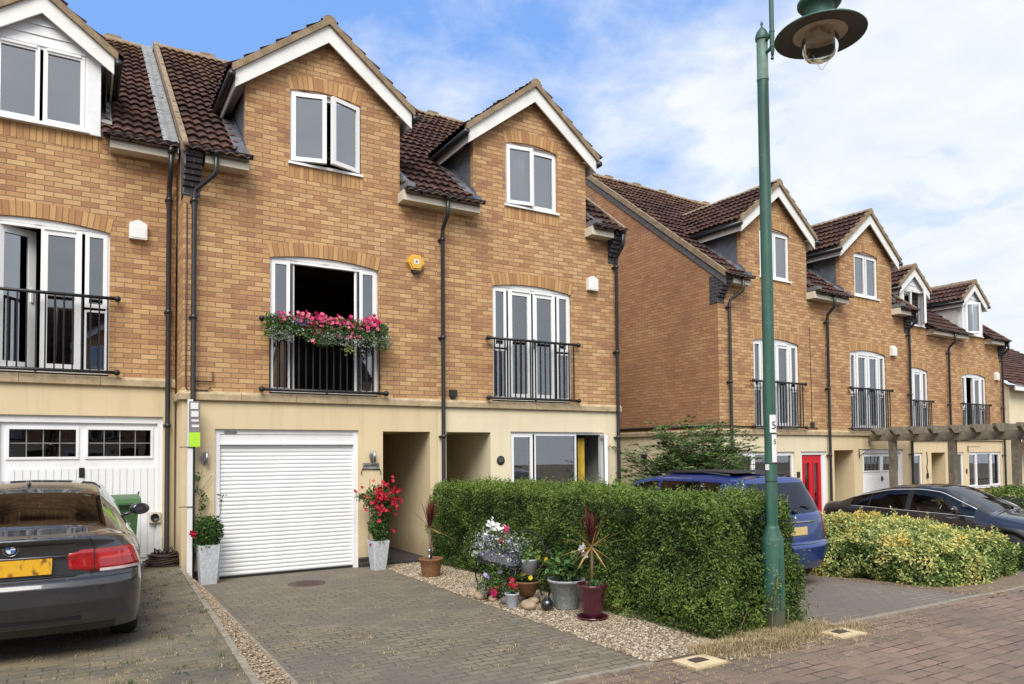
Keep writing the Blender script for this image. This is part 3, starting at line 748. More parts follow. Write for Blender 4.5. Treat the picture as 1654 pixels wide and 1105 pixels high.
def clad_house(name, label, loc, rz, W, lower, jmode, rmat, left=0, right=0, xc=1.95, jcurt=(), ucell='two', z0=6.34, open_u=()):
    t = thing(name, label, 'house', loc, rz, 'brick terraced town houses')
    half, ztip, board, zap, cw = .90, 7.25, .24, 8.17, .735
    j = (xc-.875, xc+.875, *JUL[2:])
    brick_upper(t, W, j, None, (xc-cw, xc+cw, 6.3), left, right)
    main_roof(t, W, [(xc-cw, xc+cw)], (.05 if left else 0, .05 if right else 0))
    dormer_roof(t, xc, half, ztip, zap, -.12, board)
    mb = MB(); a, b = xc-.56, xc+.56; d = 7.47
    mb.box(xc-cw, a, -.01, .10, z0, d+.02); mb.box(b, xc+cw, -.01, .10, z0, d+.02)
    g = lambda x: gable_profile(x, xc, half, ztip, board, zap)-.1
    zz = d; k = 0
    while zz < zap-.15:     # shiplap boards in the gable
        z1 = min(zz+.145, zap-.13); hw0 = min(cw, (zap-.1-zz)/((zap-ztip-board)/half)); hw1 = max(.0, min(cw, (zap-.1-z1)/((zap-ztip-board)/half)))
        mb.prism([(xc-hw0, zz), (xc+hw0, zz), (xc+hw1, z1), (xc-hw1, z1)], lambda p, q, t_: (p, t_-(.016 if q < zz+.01 else 0), q), -.004, .06); zz = z1+.002
    for x in (xc-cw, xc+cw):   # boarded cheeks
        sg = 1 if x < xc else -1; z = 6.4
        while z < 7.35:
            yy = (z+.15-RZ0)/SL+.1; mb.box(min(x, x+sg*.02), max(x, x+sg*.02), .1, max(.2, yy), z, z+.147); mb.box(min(x-.006*sg, x+sg*.02), max(x-.006*sg, x+sg*.02), .1, max(.2, yy), z, z+.03); z += .15
    mb.box(xc-cw-.01, xc+cw+.01, -.05, .1, z0-.03, z0)
    mb.build('dormer_cladding', 'shingle', t)
    for x, sg in ((xc-cw, -1), (xc+cw, 1)):
        fl = MB()
        for k in range(4):
            y = -.05+k*.3; z = RZ0+y*SL
            fl.poly([(x+sg*.008, y, z+.11), (x+sg*.15, y+.02, z+.105), (x+sg*.15, y+.31, z+.105+.29*SL), (x+sg*.008, y+.31, z+.11+.31*SL)])
        fl.build('lead_flashing', 'leadlight', t)
    xm = xc; cells = [(a+.01, xm, z0+.02, d-.01, 'sash'), (xm, b-.01, z0+.02, d-.01, 'sash')]
    op = ()
    if open_u: cells[0 if open_u[0] == 'l' else 1] = (*cells[0 if open_u[0] == 'l' else 1][:4], 'none'); q = cells[0 if open_u[0] == 'l' else 1]; op = ((open_u[0], open_u[1], q[0]+.02, q[1]-.02, q[2]+.02, q[3]-.02),)
    window(t, a, b, z0+.01, d, cells, yf=.0, sill=True, opens=op, roommat='insidel', vents=((a+.08, xm-.06, d-.05), (xm+.06, b-.08, d-.05)))
    juliet(t, *j, jmode, curtain=jcurt); railing(t, j[0]-.02, j[1]-.02, 2.842, 3.926)
    soft_box(t, .26 if left else 0, xc-cw-.1); soft_box(t, xc+cw+.12, W-.26 if right else W)
    gutter(t, 0, xc-cw-.06); gutter(t, xc+cw+.08, W)
    if left: verge(t, 0, -1)
    if right: verge(t, W, 1); kneeler(t, W, -1)
    lower(t, W, rmat, left, right)
    return t

def recess(t, x0, x1, z1, depth, rmat, floor=True, door=None, zb=0.):
    mb = MB(); y = .12
    mb.quad((x1, y, zb), (x1, depth, zb), (x1, depth, z1), (x1, y, z1)); mb.quad((x0, y, zb), (x0, depth, zb), (x0, depth, z1), (x0, y, z1))
    mb.quad((x0, y, z1), (x1, y, z1), (x1, depth, z1), (x0, depth, z1)); mb.quad((x0, depth, zb), (x1, depth, zb), (x1, depth, z1), (x0, depth, z1))
    mb.build('porch_recess', rmat, t)
    mb = MB(); mb.box(x0, x1, -.05, depth, zb-.2, zb+.05); mb.build('porch_step', 'plinth', t)
def roller_door(t, x0, x1, z1, zb=0.):
    mb = MB(); y = .06
    mb.box(x0, x0+.075, y-.02, y+.05, zb, z1); mb.box(x1-.075, x1, y-.02, y+.05, zb, z1); mb.box(x0+.075, x1-.075, y-.015, y+.05, z1-.075, z1)
    mb.box(x0+.075, x1-.075, y-.005, y+.05, z1-.225, z1-.077); mb.box(x0+.07, x1-.07, y-.03, y, z1-.235, z1-.222)
    d = mb.build('garage_door', 'garage', t)
    mb = MB(); z = zb+.03; zt = z1-.235; n = 32; h = (zt-z)/n; P = []
    for k in range(n):
        a = z+k*h
        for q in range(6):
            f = q/6; P.append((y+.038-.014*sin(PI*f)**.55, a+h*f))
    P.append((y+.038, zt))
    for k in range(len(P)-1):
        p, q = P[k], P[k+1]; mb.add([(x0+.06, p[0], p[1]), (x1-.06, p[0], p[1]), (x1-.06, q[0], q[1]), (x0+.06, q[0], q[1])], [(0, 1, 2, 3)], 0, False)
    mb.build('roller_shutter', 'garage', d)
    mb = MB(); mb.box(x0+.06, x1-.06, y+.01, y+.05, zb-.01, zb+.032); mb.build('bottom_seal', 'black', d)
    mb = MB(); n = 20
    mb.prism([(x0+.125+.1*1+(.075 if cos(2*PI*k/n) > 0 else -.075)+.02*cos(2*PI*k/n), z1-.05+.02*sin(2*PI*k/n)) for k in range(n)], lambda p, q, tt: (p, tt, q), y-.022, y-.014)
    mb.build('maker_badge', 'signgrey', d)
    return d
def upover_door(t, x0, x1, z1, zb=0., vent=None):
    mb = MB(); y = .06
    mb.box(x0, x0+.07, y-.02, y+.05, zb, z1); mb.box(x1-.07, x1, y-.02, y+.05, zb, z1); mb.box(x0, x1, y-.021, y+.05, z1-.1, z1)
    n = 30; a, b = x0+.07, x1-.07; z0, zt = zb+.03, z1-.1
    W2 = (b-a); w1 = (a+.11, a+W2*.5-.075); w2 = (a+W2*.5+.075, b-.09); wz = (zt-.49, zt-.10)
    wallgrid(mb, a, b, z0, zt, [(w1[0], w1[1], *wz), (w2[0], w2[1], *wz)], y+.02, .03)
    # ribs on the lower panel, raised frame round the windows
    k = a+.10
    while k < b-.1:
        mb.box(k, k+.075, y+.006, y+.021, z0+.06, wz[0]-.17); k += .092
    for w in (w1, w2): ring(mb, w[0]-.035, w[1]+.035, wz[0]-.035, wz[1]+.035, .035, y+.004, y+.03)
    d = mb.build('garage_door', 'garage', t)
    mb = MB(); g = MB()
    for w in (w1, w2):
        g.quad((w[0], y+.045, wz[0]), (w[1], y+.045, wz[0]), (w[1], y+.045, wz[1]), (w[0], y+.045, wz[1]))
        for q in range(1, 4): x = w[0]+(w[1]-w[0])*q/4; mb.box(x-.006, x+.006, y+.036, y+.044, *wz)
        mb.box(w[0], w[1], y+.037, y+.0435, (wz[0]+wz[1])/2-.006, (wz[0]+wz[1])/2+.006)
    mb.build('glazing_bars', 'leadlight', d); g.build('pane', 'glassdark', d)
    mb = MB(); xm = (a+b)/2; mb.box(xm-.035, xm+.035, y-.005, y+.01, wz[0]-.30, wz[0]-.16); mb.box(xm-.02, xm+.02, y-.03, y-.005, wz[0]-.27, wz[0]-.21); mb.build('handle', 'black', d)
    r = MB(); r.box(x0+.1, x1-.1, .2, .24, zb, z1-.02); r.build('garage_interior', 'inside', d)
    return d

# ---- the ground floors
def low2(t, W, rm, L, Rr):
    lower_wall(t, W, [(.45, 2.65, -.02, 2.235), (3.07, 3.93, -.02, 2.22)], rm, -.3, L, Rr)
    roller_door(t, .45, 2.65, 2.235); recess(t, 3.07, 3.93, 2.22, 2.9, rm)
    mb = MB(); mb.box(3.09, 3.17, .75, .80, .05, 2.1); mb.box(3.10, 3.14, .80, 1.6, .05, 2.1); mb.box(3.075, 3.10, .14, .74, .05, 2.2, 1); mb.build('white_front_door', ['upvc', 'ink'], t)
    mb = MB(); mb.tube([(3.10, .62, 1.75), (3.11, .60, 1.62), (3.11, .62, 1.5)], .012, 6); mb.lathe([(0, 0), (.13, 0), (.16, .005), (.13, .01)], (3.12, .62, 1.35), 20, axis='x'); mb.build('door_window', 'chrome', t)
    for x in (.31, 2.88):
        mb = MB(); mb.tube([(x+.02, -.07, 1.71), (x+.02, -.07, 1.89)], .024, 10); mb.box(x-.02, x+.03, -.05, 0, 1.76, 1.84); mb.prism([(x-.03, 1.72), (x, 1.70), (x, 1.89), (x-.03, 1.87), (x-.055, 1.8)], lambda p, q, tt: (p, tt, q), -.03, -.01)
        mb.build('wall_light', 'chrome', t)
    mb = MB(); mb.box(2.72, 3.0, -.02, -.002, 1.60, 1.70); sg = mb.build('house_name_sign', 'leadlight', t)
    mb = MB(); rr = random.Random(3); x = 2.745
    while x < 2.97: mb.box(x, x+.012+.01*rr.random(), -.024, -.019, 1.63+.012*rr.random(), 1.665+.015*rr.random()); x += .028
    mb.build('sign_lettering', 'ink', sg)
    mb = MB(); mb.tube([(2.72, -.01, 1.60), (2.69, -.02, 1.55), (2.70, -.02, 1.50)], .006, 5); mb.tube([(3.0, -.01, 1.60), (3.03, -.02, 1.55), (3.02, -.02, 1.50)], .006, 5); mb.tube([(2.70, -.015, 1.60), (3.02, -.015, 1.59)], .006, 5); mb.build('sign_bracket', 'iron', t)
    # alarm box, cables, kick pipes
    mb = MB(); c = (3.655, 5.12); h = [(c[0]+.155*cos(R(60*k))*(1.0), c[1]+.15*sin(R(60*k))) for k in range(6)]
    mb.prism(h, lambda p, q, tt: (p, tt, q), -.07, 0); mb.prism([(c[0]+(p-c[0])*.8, c[1]+(q-c[1])*.8) for p, q in h], lambda p, q, tt: (p, tt, q), -.085, -.07)
    al = mb.build('alarm_box', 'alarm', t)
    mb = MB(); mb.prism([(c[0]-.07, c[1]-.135), (c[0]+.07, c[1]-.135), (c[0]+.05, c[1]-.185), (c[0]-.05, c[1]-.185)], lambda p, q, tt: (p, tt, q), -.075, 0); mb.build('strobe', 'black', al)
    mb = MB(); mb.box(c[0]-.045, c[0]+.045, -.088, -.084, c[1]-.03, c[1]+.05); mb.box(c[0]-.02, c[0]+.02, -.09, -.087, c[1]-.01, c[1]+.03, 1); mb.build('alarm_sticker', ['signwhite', 'signgrey'], al)
    downpipe(t, .135, 6.28, -.02, off=.40)
    mb = MB(); mb.tube([(.045, -.012, 5.55), (.045, -.012, 2.84), (.075, -.03, 2.80)], .011, 6)
    mb.tube([(.17, -.03, 2.93), (.40, -.03, 2.93), (.41, -.03, 2.97), (.41, -.01, 3.08)], .011, 6); mb.tube([(.17, -.03, 2.80), (.34, -.03, 2.80), (.39, -.03, 2.85)], .010, 6)
    mb.build('overflow_pipe', 'rust', t)
def low3(t, W, rm, L, Rr):
    lower_wall(t, W, [(.16, 1.045, -.02, 2.22), (1.47, 3.625, .25, 2.237)], rm, -.5, L, Rr)
    recess(t, .16, 1.045, 2.22, 2.3, rm)
    mb = MB(); mb.box(.2, .6, 1.55, 1.68, 0, 1.0); mb.build('meter_cupboard', 'render', t)
    a, b = 1.47, 3.625
    window(t, a, b, .25, 2.237, [(a+.01, a+.52, .26, 2.21, 'sash'), (a+.52, a+1.53, .26, 2.21, 'fixed'), (a+1.53, b-.01, .26, 2.21, 'none')], glass='glassmid', opens=(('r', 62, a+1.58, b-.04, .3, 2.17),),
           curtain=((a+1.60, a+1.82, .3, 2.12, 'yellowc'),), roommat='insidel', deep=1.5)
    mb = MB(); mb.lathe([(0, 0), (.078, 0), (.085, -.008), (.07, -.014), (0, -.016)], (1.25, -.003, 1.71), 24, axis='y'); n = mb.build('house_number_plaque', 'ink', t)
    txt('21', (1.25, -.024, 1.71), .09, 'leadlight', n, 'house_number')
    vent_box(t, 3.36, 5.19)
    mb = MB(); mb.box(.22, .35, -.06, 0, 2.84, 2.96); mb.box(.26, .30, -.03, 0, 2.79, 2.84); mb.build('junction_box', 'black', t)
    downpipe(t, .065, 6.28, -.1); downpipe(t, W-.085, 6.28, -.3)
def low1(t, W, rm, L, Rr):
    lower_wall(t, W, [(1.69, 3.79, .0, 2.21)], rm, -.3, L, Rr)
    upover_door(t, 1.69, 3.79, 2.21, .02)
    vent_box(t, 3.43, 5.0)
    downpipe(t, 3.845, 6.22, .1)
    mb = MB(); mb.box(3.61, 3.77, .0, .06, .62, .78); v = mb.build('vent_flue', 'soffit', t)
    mb = MB(); mb.lathe([(0, -.002), (.052, -.002), (.06, -.018), (.05, -.022), (.045, -.004)], (3.69, .0, .70), 20, axis='y'); mb.build('flue_hole', 'black', v)
def low4(t, W, rm, L, Rr):
    a, b = .48, 2.73
    lower_wall(t, W, [(a, b, .9, 2.24), (2.98, 4.07, -.02, 2.24)], rm, -.4, L, Rr)
    window(t, a, b, .9, 2.24, [(a+.01, a+.72, .91, 2.22, 'sash'), (a+.72, a+1.5, .91, 2.22, 'fixed'), (a+1.5, b-.01, .91, 2.22, 'sash')], glass='glassmid')
    mb = MB(); ring(mb, 2.98, 4.07, .0, 2.24, .08, .03, .1); mb.box(3.9, 4.07, .04, .1, .0, 2.24); fr = mb.build('door_frame', 'upvc', t)
    mb = MB(); gx = [3.06, 3.90]
    wallgrid(mb, 3.06, 3.9, .05, 2.16, [(3.20, 3.38, .55, 1.95), (3.58, 3.76, .55, 1.95)], .06, .02)
    for w in ((3.20, 3.38), (3.58, 3.76)): ring(mb, w[0]-.03, w[1]+.03, .52, 1.98, .03, .045, .06)
    ring(mb, 3.12, 3.84, .12, .42, .03, .05, .06)
    d = mb.build('red_front_door', 'reddoor', t)
    mb = MB(); 
    for w in ((3.20, 3.38), (3.58, 3.76)): mb.quad((w[0], .075, .55), (w[1], .075, .55), (w[1], .075, 1.95), (w[0], .075, 1.95))
    mb.build('door_pane', 'glass', d)
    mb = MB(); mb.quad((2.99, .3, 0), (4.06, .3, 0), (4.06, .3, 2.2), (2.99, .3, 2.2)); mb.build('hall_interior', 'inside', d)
    mb = MB(); mb.box(2.80, 2.92, -.015, 0, 1.60, 1.74); mb.build('house_number_plate', 'ink', t)
    mb = MB(); mb.box(2.85, 2.90, -.03, 0, 1.20, 1.32); mb.build('doorbell', 'ink', t)
    downpipe(t, .30, 6.28, -.1, off=.52); downpipe(t, W+.0, 6.28, -.1)
    mb = MB(); mb.tube([(3.45, -.01, 5.4), (3.47, -.01, 2.85)], .007, 5); mb.box(3.40, 3.52, -.05, 0, 2.86, 2.98); mb.tube([(3.1, -.06, 2.81), (3.4, -.03, 2.86), (3.7, -.02, 2.83)], .012, 5)
    mb.tube([(-.03, 9.4, 2.86), (-.03, 0, 2.86)], .03, 6); mb.tube([(-.03, -.03, 2.86), (1.2, -.03, 2.83)], .016, 6); mb.build('phone_cable', 'black', t)
    mb = MB(); mb.box(-.03, 0, 2.35, 2.55, 2.0, 2.2); mb.build('wall_vent', 'ink', t)
def low5(t, W, rm, L, Rr):
    lower_wall(t, W, [(.30, 1.2, -.02, 2.27), (1.6, 3.68, -.02, 2.29)], rm, -.4, L, Rr)
    recess(t, .30, 1.2, 2.27, 1.6, rm); upover_door(t, 1.6, 3.68, 2.29)
    vent_box(t, 3.22, 5.07)
    mb = MB(); mb.tube([(1.42, -.02, 2.30), (1.42, -.02, 2.05)], .012, 5); mb.tube([(1.42, -.02, 2.28), (1.42, -.36, 2.28)], .010, 5); mb.tube([(1.42, -.02, 2.1), (1.42, -.3, 2.27)], .008, 5); mb.build('basket_bracket', 'iron', t)
    downpipe(t, W-.1, 6.28, -.1)
def low6(t, W, rm, L, Rr):
    lower_wall(t, W, [(1.75, 2.35, .05, 2.27), (2.9, 3.8, -.02, 2.27)], rm, -.4, L, Rr)
    window(t, 1.75, 2.35, .05, 2.27, [(1.76, 2.34, .07, 2.25, 'sash')], curtain=((1.8, 2.3, .1, 2.2, 'curtain'),)); recess(t, 2.9, 3.8, 2.27, 1.3, rm)
    downpipe(t, W, 6.28, -.1)
    mb = MB(); mb.tube([(2.58, -.02, 2.3), (2.62, -.02, 2.0), (2.56, -.02, 1.8), (2.63, -.02, 1.55)], .012, 5); mb.box(2.55, 2.62, -.05, 0, 1.45, 1.6); mb.build('climbing_ornament', 'iron', t)
def low7(t, W, rm, L, Rr):
    lower_wall(t, W, [(.25, 1.0, -.02, 2.27), (1.35, 3.75, 1.05, 2.27)], rm, -.4, L, Rr)
    mb = MB(); mb.box(1.2, W-.02, -.02, 0, .2, 1.03); mb.build('brick_apron', 'brick', t)
    a, b = 1.35, 3.75
    window(t, a, b, 1.05, 2.27, [(a+.01, a+.62, 1.06, 2.25, 'sash'), (a+.62, a+1.7, 1.06, 2.25, 'fixed'), (a+1.7, b-.01, 1.06, 2.25, 'sash')])
    mb = MB(); ring(mb, .25, 1.0, .0, 2.27, .07, .04, .1); mb.box(.32, .93, .07, .1, .05, 2.2, 1); mb.build('front_door', ['upvc', 'greyboard'], t)
    vent_box(t, 3.55, 5.0); downpipe(t, W-.12, 6.28, -.1)
    mb = MB(); mb.box(1.12, 1.2, -.02, 0, 1.55, 1.7); mb.build('house_number_plate', 'ink', t)
    mb = MB(); mb.tube([(1.28, -.02, 2.5), (1.28, -.02, 2.28)], .012, 5); mb.tube([(1.28, -.02, 2.45), (1.28, -.4, 2.45)], .010, 5); mb.build('basket_bracket', 'iron', t)

def txt(s, loc, size, mt, parent, name, rot=(PI/2, 0, 0)):
    cu = bpy.data.curves.new(name, 'FONT'); cu.body = s; cu.size = size; cu.align_x = 'CENTER'; cu.align_y = 'CENTER'; cu.extrude = .002
    o = bpy.data.objects.new(name, cu); COL.objects.link(o)
    dg = bpy.context.evaluated_depsgraph_get(); me = bpy.data.meshes.new_from_object(o.evaluated_get(dg))
    bpy.data.objects.remove(o); me.materials.clear(); me.materials.append(M[mt])
    q = bpy.data.objects.new(name, me); COL.objects.link(q); q.location = loc; q.rotation_euler = rot; q.parent = parent
    return q

# ------------------------------------------------------------------ the ground
def lerp_tab(x, tab):
    if x <= tab[0][0]: return tab[0][1]
    for (a, p), (b, q) in zip(tab, tab[1:]):
        if x <= b: return p+(q-p)*(x-a)/(b-a)
    return tab[-1][1]
def xl(y): return lerp_tab(y, [(-7.2, -.27), (0, 0.0)])           # left paving edge
def zL(x, y): return lerp_tab(y, [(-7.2, .27), (-3, .26), (0, .235), (1, .25)])
def zR(x, y):
    t = max(0., min(1., (y+6.6)/6.6)); return lerp_tab(x, [(4.2, 0), (11, -.42), (20, -.50), (60, -.6)])*t
def gz(x, y):
    if y < -7.2: a, b = -.4, 1.6
    else: a, b = xl(y), .22
    f = max(0., min(1., (x-a)/(b-a))); return zL(x, y)*(1-f)+zR(x, y)*f
def sheet(name, xs, ys, off, mt, **k):
    mb = MB(); nx, ny = len(xs), len(ys)
    v = [(x, y, gz(x, y)+off) for y in ys for x in xs]
    mb.add(v, [(j*nx+i, j*nx+i+1, (j+1)*nx+i+1, (j+1)*nx+i) for j in range(ny-1) for i in range(nx-1)], 0, True)
    return tag(mb.build(name, mt), **k)
def lin(a, b, st): n = max(1, round((b-a)/st)); return [a+(b-a)*k/n for k in range(n+1)]
XS = [-90, -50, -25, -12, -6, -3, -1.5, -1, -.7, -.5, -.4, -.3, -.2, -.1, 0, .1, .2, .22, .5, 1, 1.6, 2.5, 3, 3.6, 4.2]+lin(5, 12, 1)+[14, 17, 20, 25, 30, 40, 60, 110]
YS = [-90, -50, -30, -18, -12, -9, -8, -7.21, -7.2, -7, -6.6, -6, -5.5, -5, -4.2, -3.5, -2.5, -1.2, 0, .5, 1, 2, 5, 10, 20, 50, 120]
sheet('ground', XS, YS, -.035, 'earth', kind='structure')
sheet('road', [-40, -20, -8, -3, -1.5, -.4, 0, .4, .8, 1.2, 1.6, 3, 4.2, 6, 8, 10, 14, 20, 30, 60], [-30, -20, -14, -10, -8, -7.2, -6.625], .0, 'road', kind='structure')
sheet('driveway', lin(.225, 2.97, .5), lin(-6.62, .14, .33), .0, 'drive', kind='structure')
# mossy drive in front of the left house
mb = MB(); ys = lin(-7.19, .78, .3)
for y0, y1 in zip(ys, ys[1:]):
    mb.add([(-6, y0, zL(0, y0)), (xl(y0)-.0, y0, zL(0, y0)), (xl(y1), y1, zL(0, y1)), (-6, y1, zL(0, y1))], [(0, 1, 2, 3)], 0, True)
tag(mb.build('mossy_driveway', 'drive1'), kind='structure')
sheet('neighbour_driveway', lin(5.35, 8.45, .5), lin(-6.62, -.1, .4), .004, 'drive3', kind='structure')
sheet('far_driveway', lin(10.6, 19, 1), lin(-6.62, .1, .5), .004, 'drive3', kind='structure')
# edging kerbs
def kerb(name, pts, w, h=.03, mt='concrete', seg=.9):
    mb = MB(); P = [Vector(p) for p in pts]
    for a, b in zip(P, P[1:]):
        d = b-a; L = d.length; n = max(1, round(L/seg)); u = d/L; s = Vector((-u.y, u.x, 0)).normalized()*w/2
        for k in range(n):
            p, q = a+u*(L*k/n+.004), a+u*(L*(k+1)/n-.004); dz = Vector((0, 0, h+random.uniform(-.004, .004))); lo = Vector((0, 0, -.1))
            mb.add([p-s+lo, q-s+lo, q+s+lo, p+s+lo, p-s+dz, q-s+dz, q+s+dz, p+s+dz], [(4, 5, 6, 7), (0, 1, 5, 4), (1, 2, 6, 5), (2, 3, 7, 6), (3, 0, 4, 7)])
    return tag(mb.build(name, mt), kind='structure')
kerb('path_edging', [(.20, y, .0) for y in (-6.9, -.35)], .05, .022)
kerb('path_edging', [(xl(y), y, zL(0, y)) for y in lin(-7.2, -.1, 1.2)], .055, .012)
kerb('street_kerb', [(x, -6.65, gz(x, -6.65)) for x in (.2, 3.0)]+[(3.001, -6.65, 0)], .055, .012)
kerb('street_kerb', [(5.35, -6.64, gz(5.4, -6.6)), (8.5, -6.64, gz(8.5, -6.6))], .06, .015)
kerb('street_kerb', [(8.5, -6.64, 0), (19, -6.64, 0)], .06, .012)
kerb('gravel_edging', [(5.28, -6.3, 0), (5.28, -.3, gz(5.28, -.3))], .05, .012)
sheet('gravel_bed', lin(2.97, 5.34, .5), lin(-6.62, -.02, .5), .002, 'dirt', kind='structure')
sheet('planting_bed', lin(8.45, 10.6, .5), lin(-6.62, .3, .6), .006, 'dirt', kind='structure')

# loose gravel: small stones scattered over the bed
def stones(name, n, fx, size, mt, label, cat, flat=.6, clump=None):
    V = []; F = []; T = []
    base = np.array([(1, 0, 0), (0, 1, 0), (-1, 0, 0), (0, -1, 0), (0, 0, 1)], float)
    tri = np.array([(0, 1, 4), (1, 2, 4), (2, 3, 4), (3, 0, 4)])
    for i in range(n):
        x, y = fx(); s = size*random.uniform(.5, 1.4); a = random.uniform(0, PI); ca, sa = cos(a), sin(a)
        sc = np.array([s, s*random.uniform(.5, .9), s*flat*random.uniform(.5, 1.1)])
        b = base*sc; b = np.stack([b[:, 0]*ca-b[:, 1]*sa, b[:, 0]*sa+b[:, 1]*ca, b[:, 2]], 1)
        tl = random.uniform(-.4, .4); b[:, 2] += b[:, 0]*tl
        V.append(b+np.array([x, y, gz(x, y)+.004])); F.append(tri+5*i); T += [random.random()]*5
    return tag(raw_mesh(name, np.concatenate(V), np.concatenate(F), mt, None, T), label, cat, kind='stuff')
def gr():
    x = 2.99+random.random()**1.0*1.25
    return x, random.uniform(-6.6, -.05)
stones('gravel', 30000, gr, .017, 'stones', 'loose tan gravel between the driveway and the hedge', 'gravel')
stones('bark_chips', 6000, lambda: (lambda y: (random.uniform(xl(y)+.03, .18), y))(random.uniform(-7.1, -.45)), .018, 'chips', 'orange brown bark chips in the strip between two driveways', 'bark chips', .4)
def gr3(): return random.uniform(3.6, 5.3), random.uniform(-6.95, -6.3)
stones('gravel', 2500, gr3, .014, 'stones', 'dusty gravel spilled round the foot of the lamp post', 'gravel')
stones('leaf_litter', 1800, lambda: (random.uniform(8.35, 9.2), random.uniform(-6.8, -1.5)), .022, 'litter', 'dry leaf litter along the foot of the variegated bush', 'leaf litter', .25)

def tufts(name, n, fx, h, mt, label, cat, blades=9, rad=.05, spread=.6):
    V = []; F = []; T = []
    for i in range(n):
        x, y = fx(); g = gz(x, y); hh = h*random.uniform(.4, 1.2)
        for b in range(blades):
            a = random.uniform(0, 2*PI); r = rad*random.random(); bx, by = x+r*cos(a), y+r*sin(a); a2 = random.uniform(0, 2*PI); l = hh*random.uniform(.5, 1.1); s = spread*random.uniform(.2, 1.2)
            w = .0010+.0012*random.random(); o = len(V); px, py = -sin(a2)*w, cos(a2)*w
            m = (bx+cos(a2)*l*s*.35, by+sin(a2)*l*s*.35, g+l*.6); e = (bx+cos(a2)*l*s, by+sin(a2)*l*s, g+l*max(.12, .95-.35*s))
            V += [(bx-px, by-py, g), (bx+px, by+py, g), (m[0]+px, m[1]+py, m[2]), (m[0]-px, m[1]-py, m[2]), e]; F += [(o, o+1, o+2), (o, o+2, o+3), (o+3, o+2, o+4)]; t = random.random(); T += [t]*5
    return tag(raw_mesh(name, V, F, mt, None, T), label, cat, kind='stuff')
gcl = [(random.gauss(4.5, .42), -6.66+random.gauss(0, .10), random.uniform(.5, 1.4)) for k in range(60)]
def gpick():
    c = random.choice(gcl); return c[0]+random.gauss(0, .06*c[2]), c[1]+random.gauss(0, .05*c[2])
tufts('dry_grass', 620, gpick, .12, 'straw', 'straw coloured dry grass at the foot of the hedge and lamp post', 'grass', 22, .10, 1.3)
tufts('dry_grass', 420, lambda: (random.uniform(3.6, 5.5), -6.5-abs(random.gauss(0, .22))), .06, 'straw', 'short dry grass spreading from the hedge foot onto the paving', 'grass', 18, .06, 1.1)
def crack():
    r = random.random()
    return (random.uniform(.3, 2.9), random.triangular(-6.6, -2.2, -5.6))
tufts('straw_weeds', 120, crack, .03, 'straw', 'dead straw weeds between the blocks of the middle driveway', 'weeds', 12, .08, 2.2)
tufts('straw_weeds', 330, lambda: (lambda y: (random.uniform(-1.6, xl(y)+.02), y))(random.uniform(-6.9, .5)), .028, 'straw', 'dead straw weeds growing over the mossy left driveway', 'weeds', 11, .10, 2.4)
tufts('green_weeds', 150, lambda: (lambda y: (random.uniform(-1.3, .05), y))(random.uniform(-6.9, .3)), .04, 'plant', 'small green weeds in the joints beside the bark strip', 'weeds', 16, .04, .9)
def joint():
    x = random.gauss(4.3, 1.3); k = abs(random.gauss(0, 3.0)); y = -6.72-.105*int(k)
    if random.random() < .35: return x//.21*.21, y-random.uniform(0, .1)
    return x, y
tufts('straw_weeds', 1100, joint, .018, 'straw', 'dry weeds in the joints of the red block road', 'weeds', 8, .03, 1.6)

# ------------------------------------------------------------------ houses
h1 = clad_house('town_house', 'buff brick house at the left edge with white clad dormer over a white up-and-over garage', (-3.98, .65, .22), 0, 3.95, low1, 'ajar', 'render', right=0, xc=2.19)
h2 = brick_house('town_house', 'buff brick house with flower boxes on its balcony above a white roller garage door', (0, 0, 0), 0, 4.08, low2, 'open', 'render', left=1,
                 opens=(('l', 15, WIN[0]+.03, 2.105, WIN[2]+.03, WIN[3]-.03), ('r', 20, 2.125, WIN[1]-.03, WIN[2]+.03, WIN[3]-.03)),
                 ucells=[(WIN[0]+.01, 2.115, WIN[2]+.01, WIN[3]-.01, 'none'), (2.115, WIN[1]-.01, WIN[2]+.01, WIN[3]-.01, 'none')],
                 jcurt=((JUL[0]+.06, JUL[0]+.30, 2.9, 4.85, 'curtain'), (JUL[1]-.29, JUL[1]-.06, 2.9, 4.85, 'curtain')))
h3 = brick_house('town_house', 'buff brick house behind the clipped hedge, numbered 21, yellow curtain in its wide window', (4.08, 0, 0), 0, 4.02, low3, 'closed', 'render2', right=1, dx=-.13,
                 opens=(('l', 9, WIN[0]+.03, 2.105, WIN[2]+.03, WIN[3]-.03),),
                 ucells=[(WIN[0]+.01, 2.115, WIN[2]+.01, WIN[3]-.01, 'none'), (2.115, WIN[1]-.01, WIN[2]+.01, WIN[3]-.01, 'sash')],
                 ucurt=((WIN[0]+.06, 2.08, WIN[2]+.05, WIN[3], 'blind'), (2.3, WIN[1]-.06, WIN[2]+.03, WIN[3], 'curtain')))
TH = .0476; BX, BY, BZ = 11.229, .2365, -.42
def B(x, y, z=0.): return (BX+x*cos(TH)-y*sin(TH), BY+x*sin(TH)+y*cos(TH), BZ+z)
h4 = brick_house('town_house', 'buff brick end house with the red front door and a long blank gable wall', B(0, 0), TH, 4.1, low4, 'closed', 'render2', left=2,
                 ucurt=((WIN[0]+.06, WIN[1]-.06, WIN[2]+.03, WIN[3], 'curtain'),), jcurt=((JUL[0]+.05, JUL[0]+.6, 2.9, 4.85, 'curtain'), (JUL[1]-.6, JUL[1]-.05, 2.9, 4.85, 'curtain')))
h5 = brick_house('town_house', 'buff brick house right of the red door with small panes in its white garage door', B(4.1, 0), TH, 4.1, low5, 'closed', 'render', right=1, dx=-.11,
                 ucurt=((WIN[0]+.06, WIN[1]-.06, WIN[2]+.03, WIN[3], 'curtain'),))
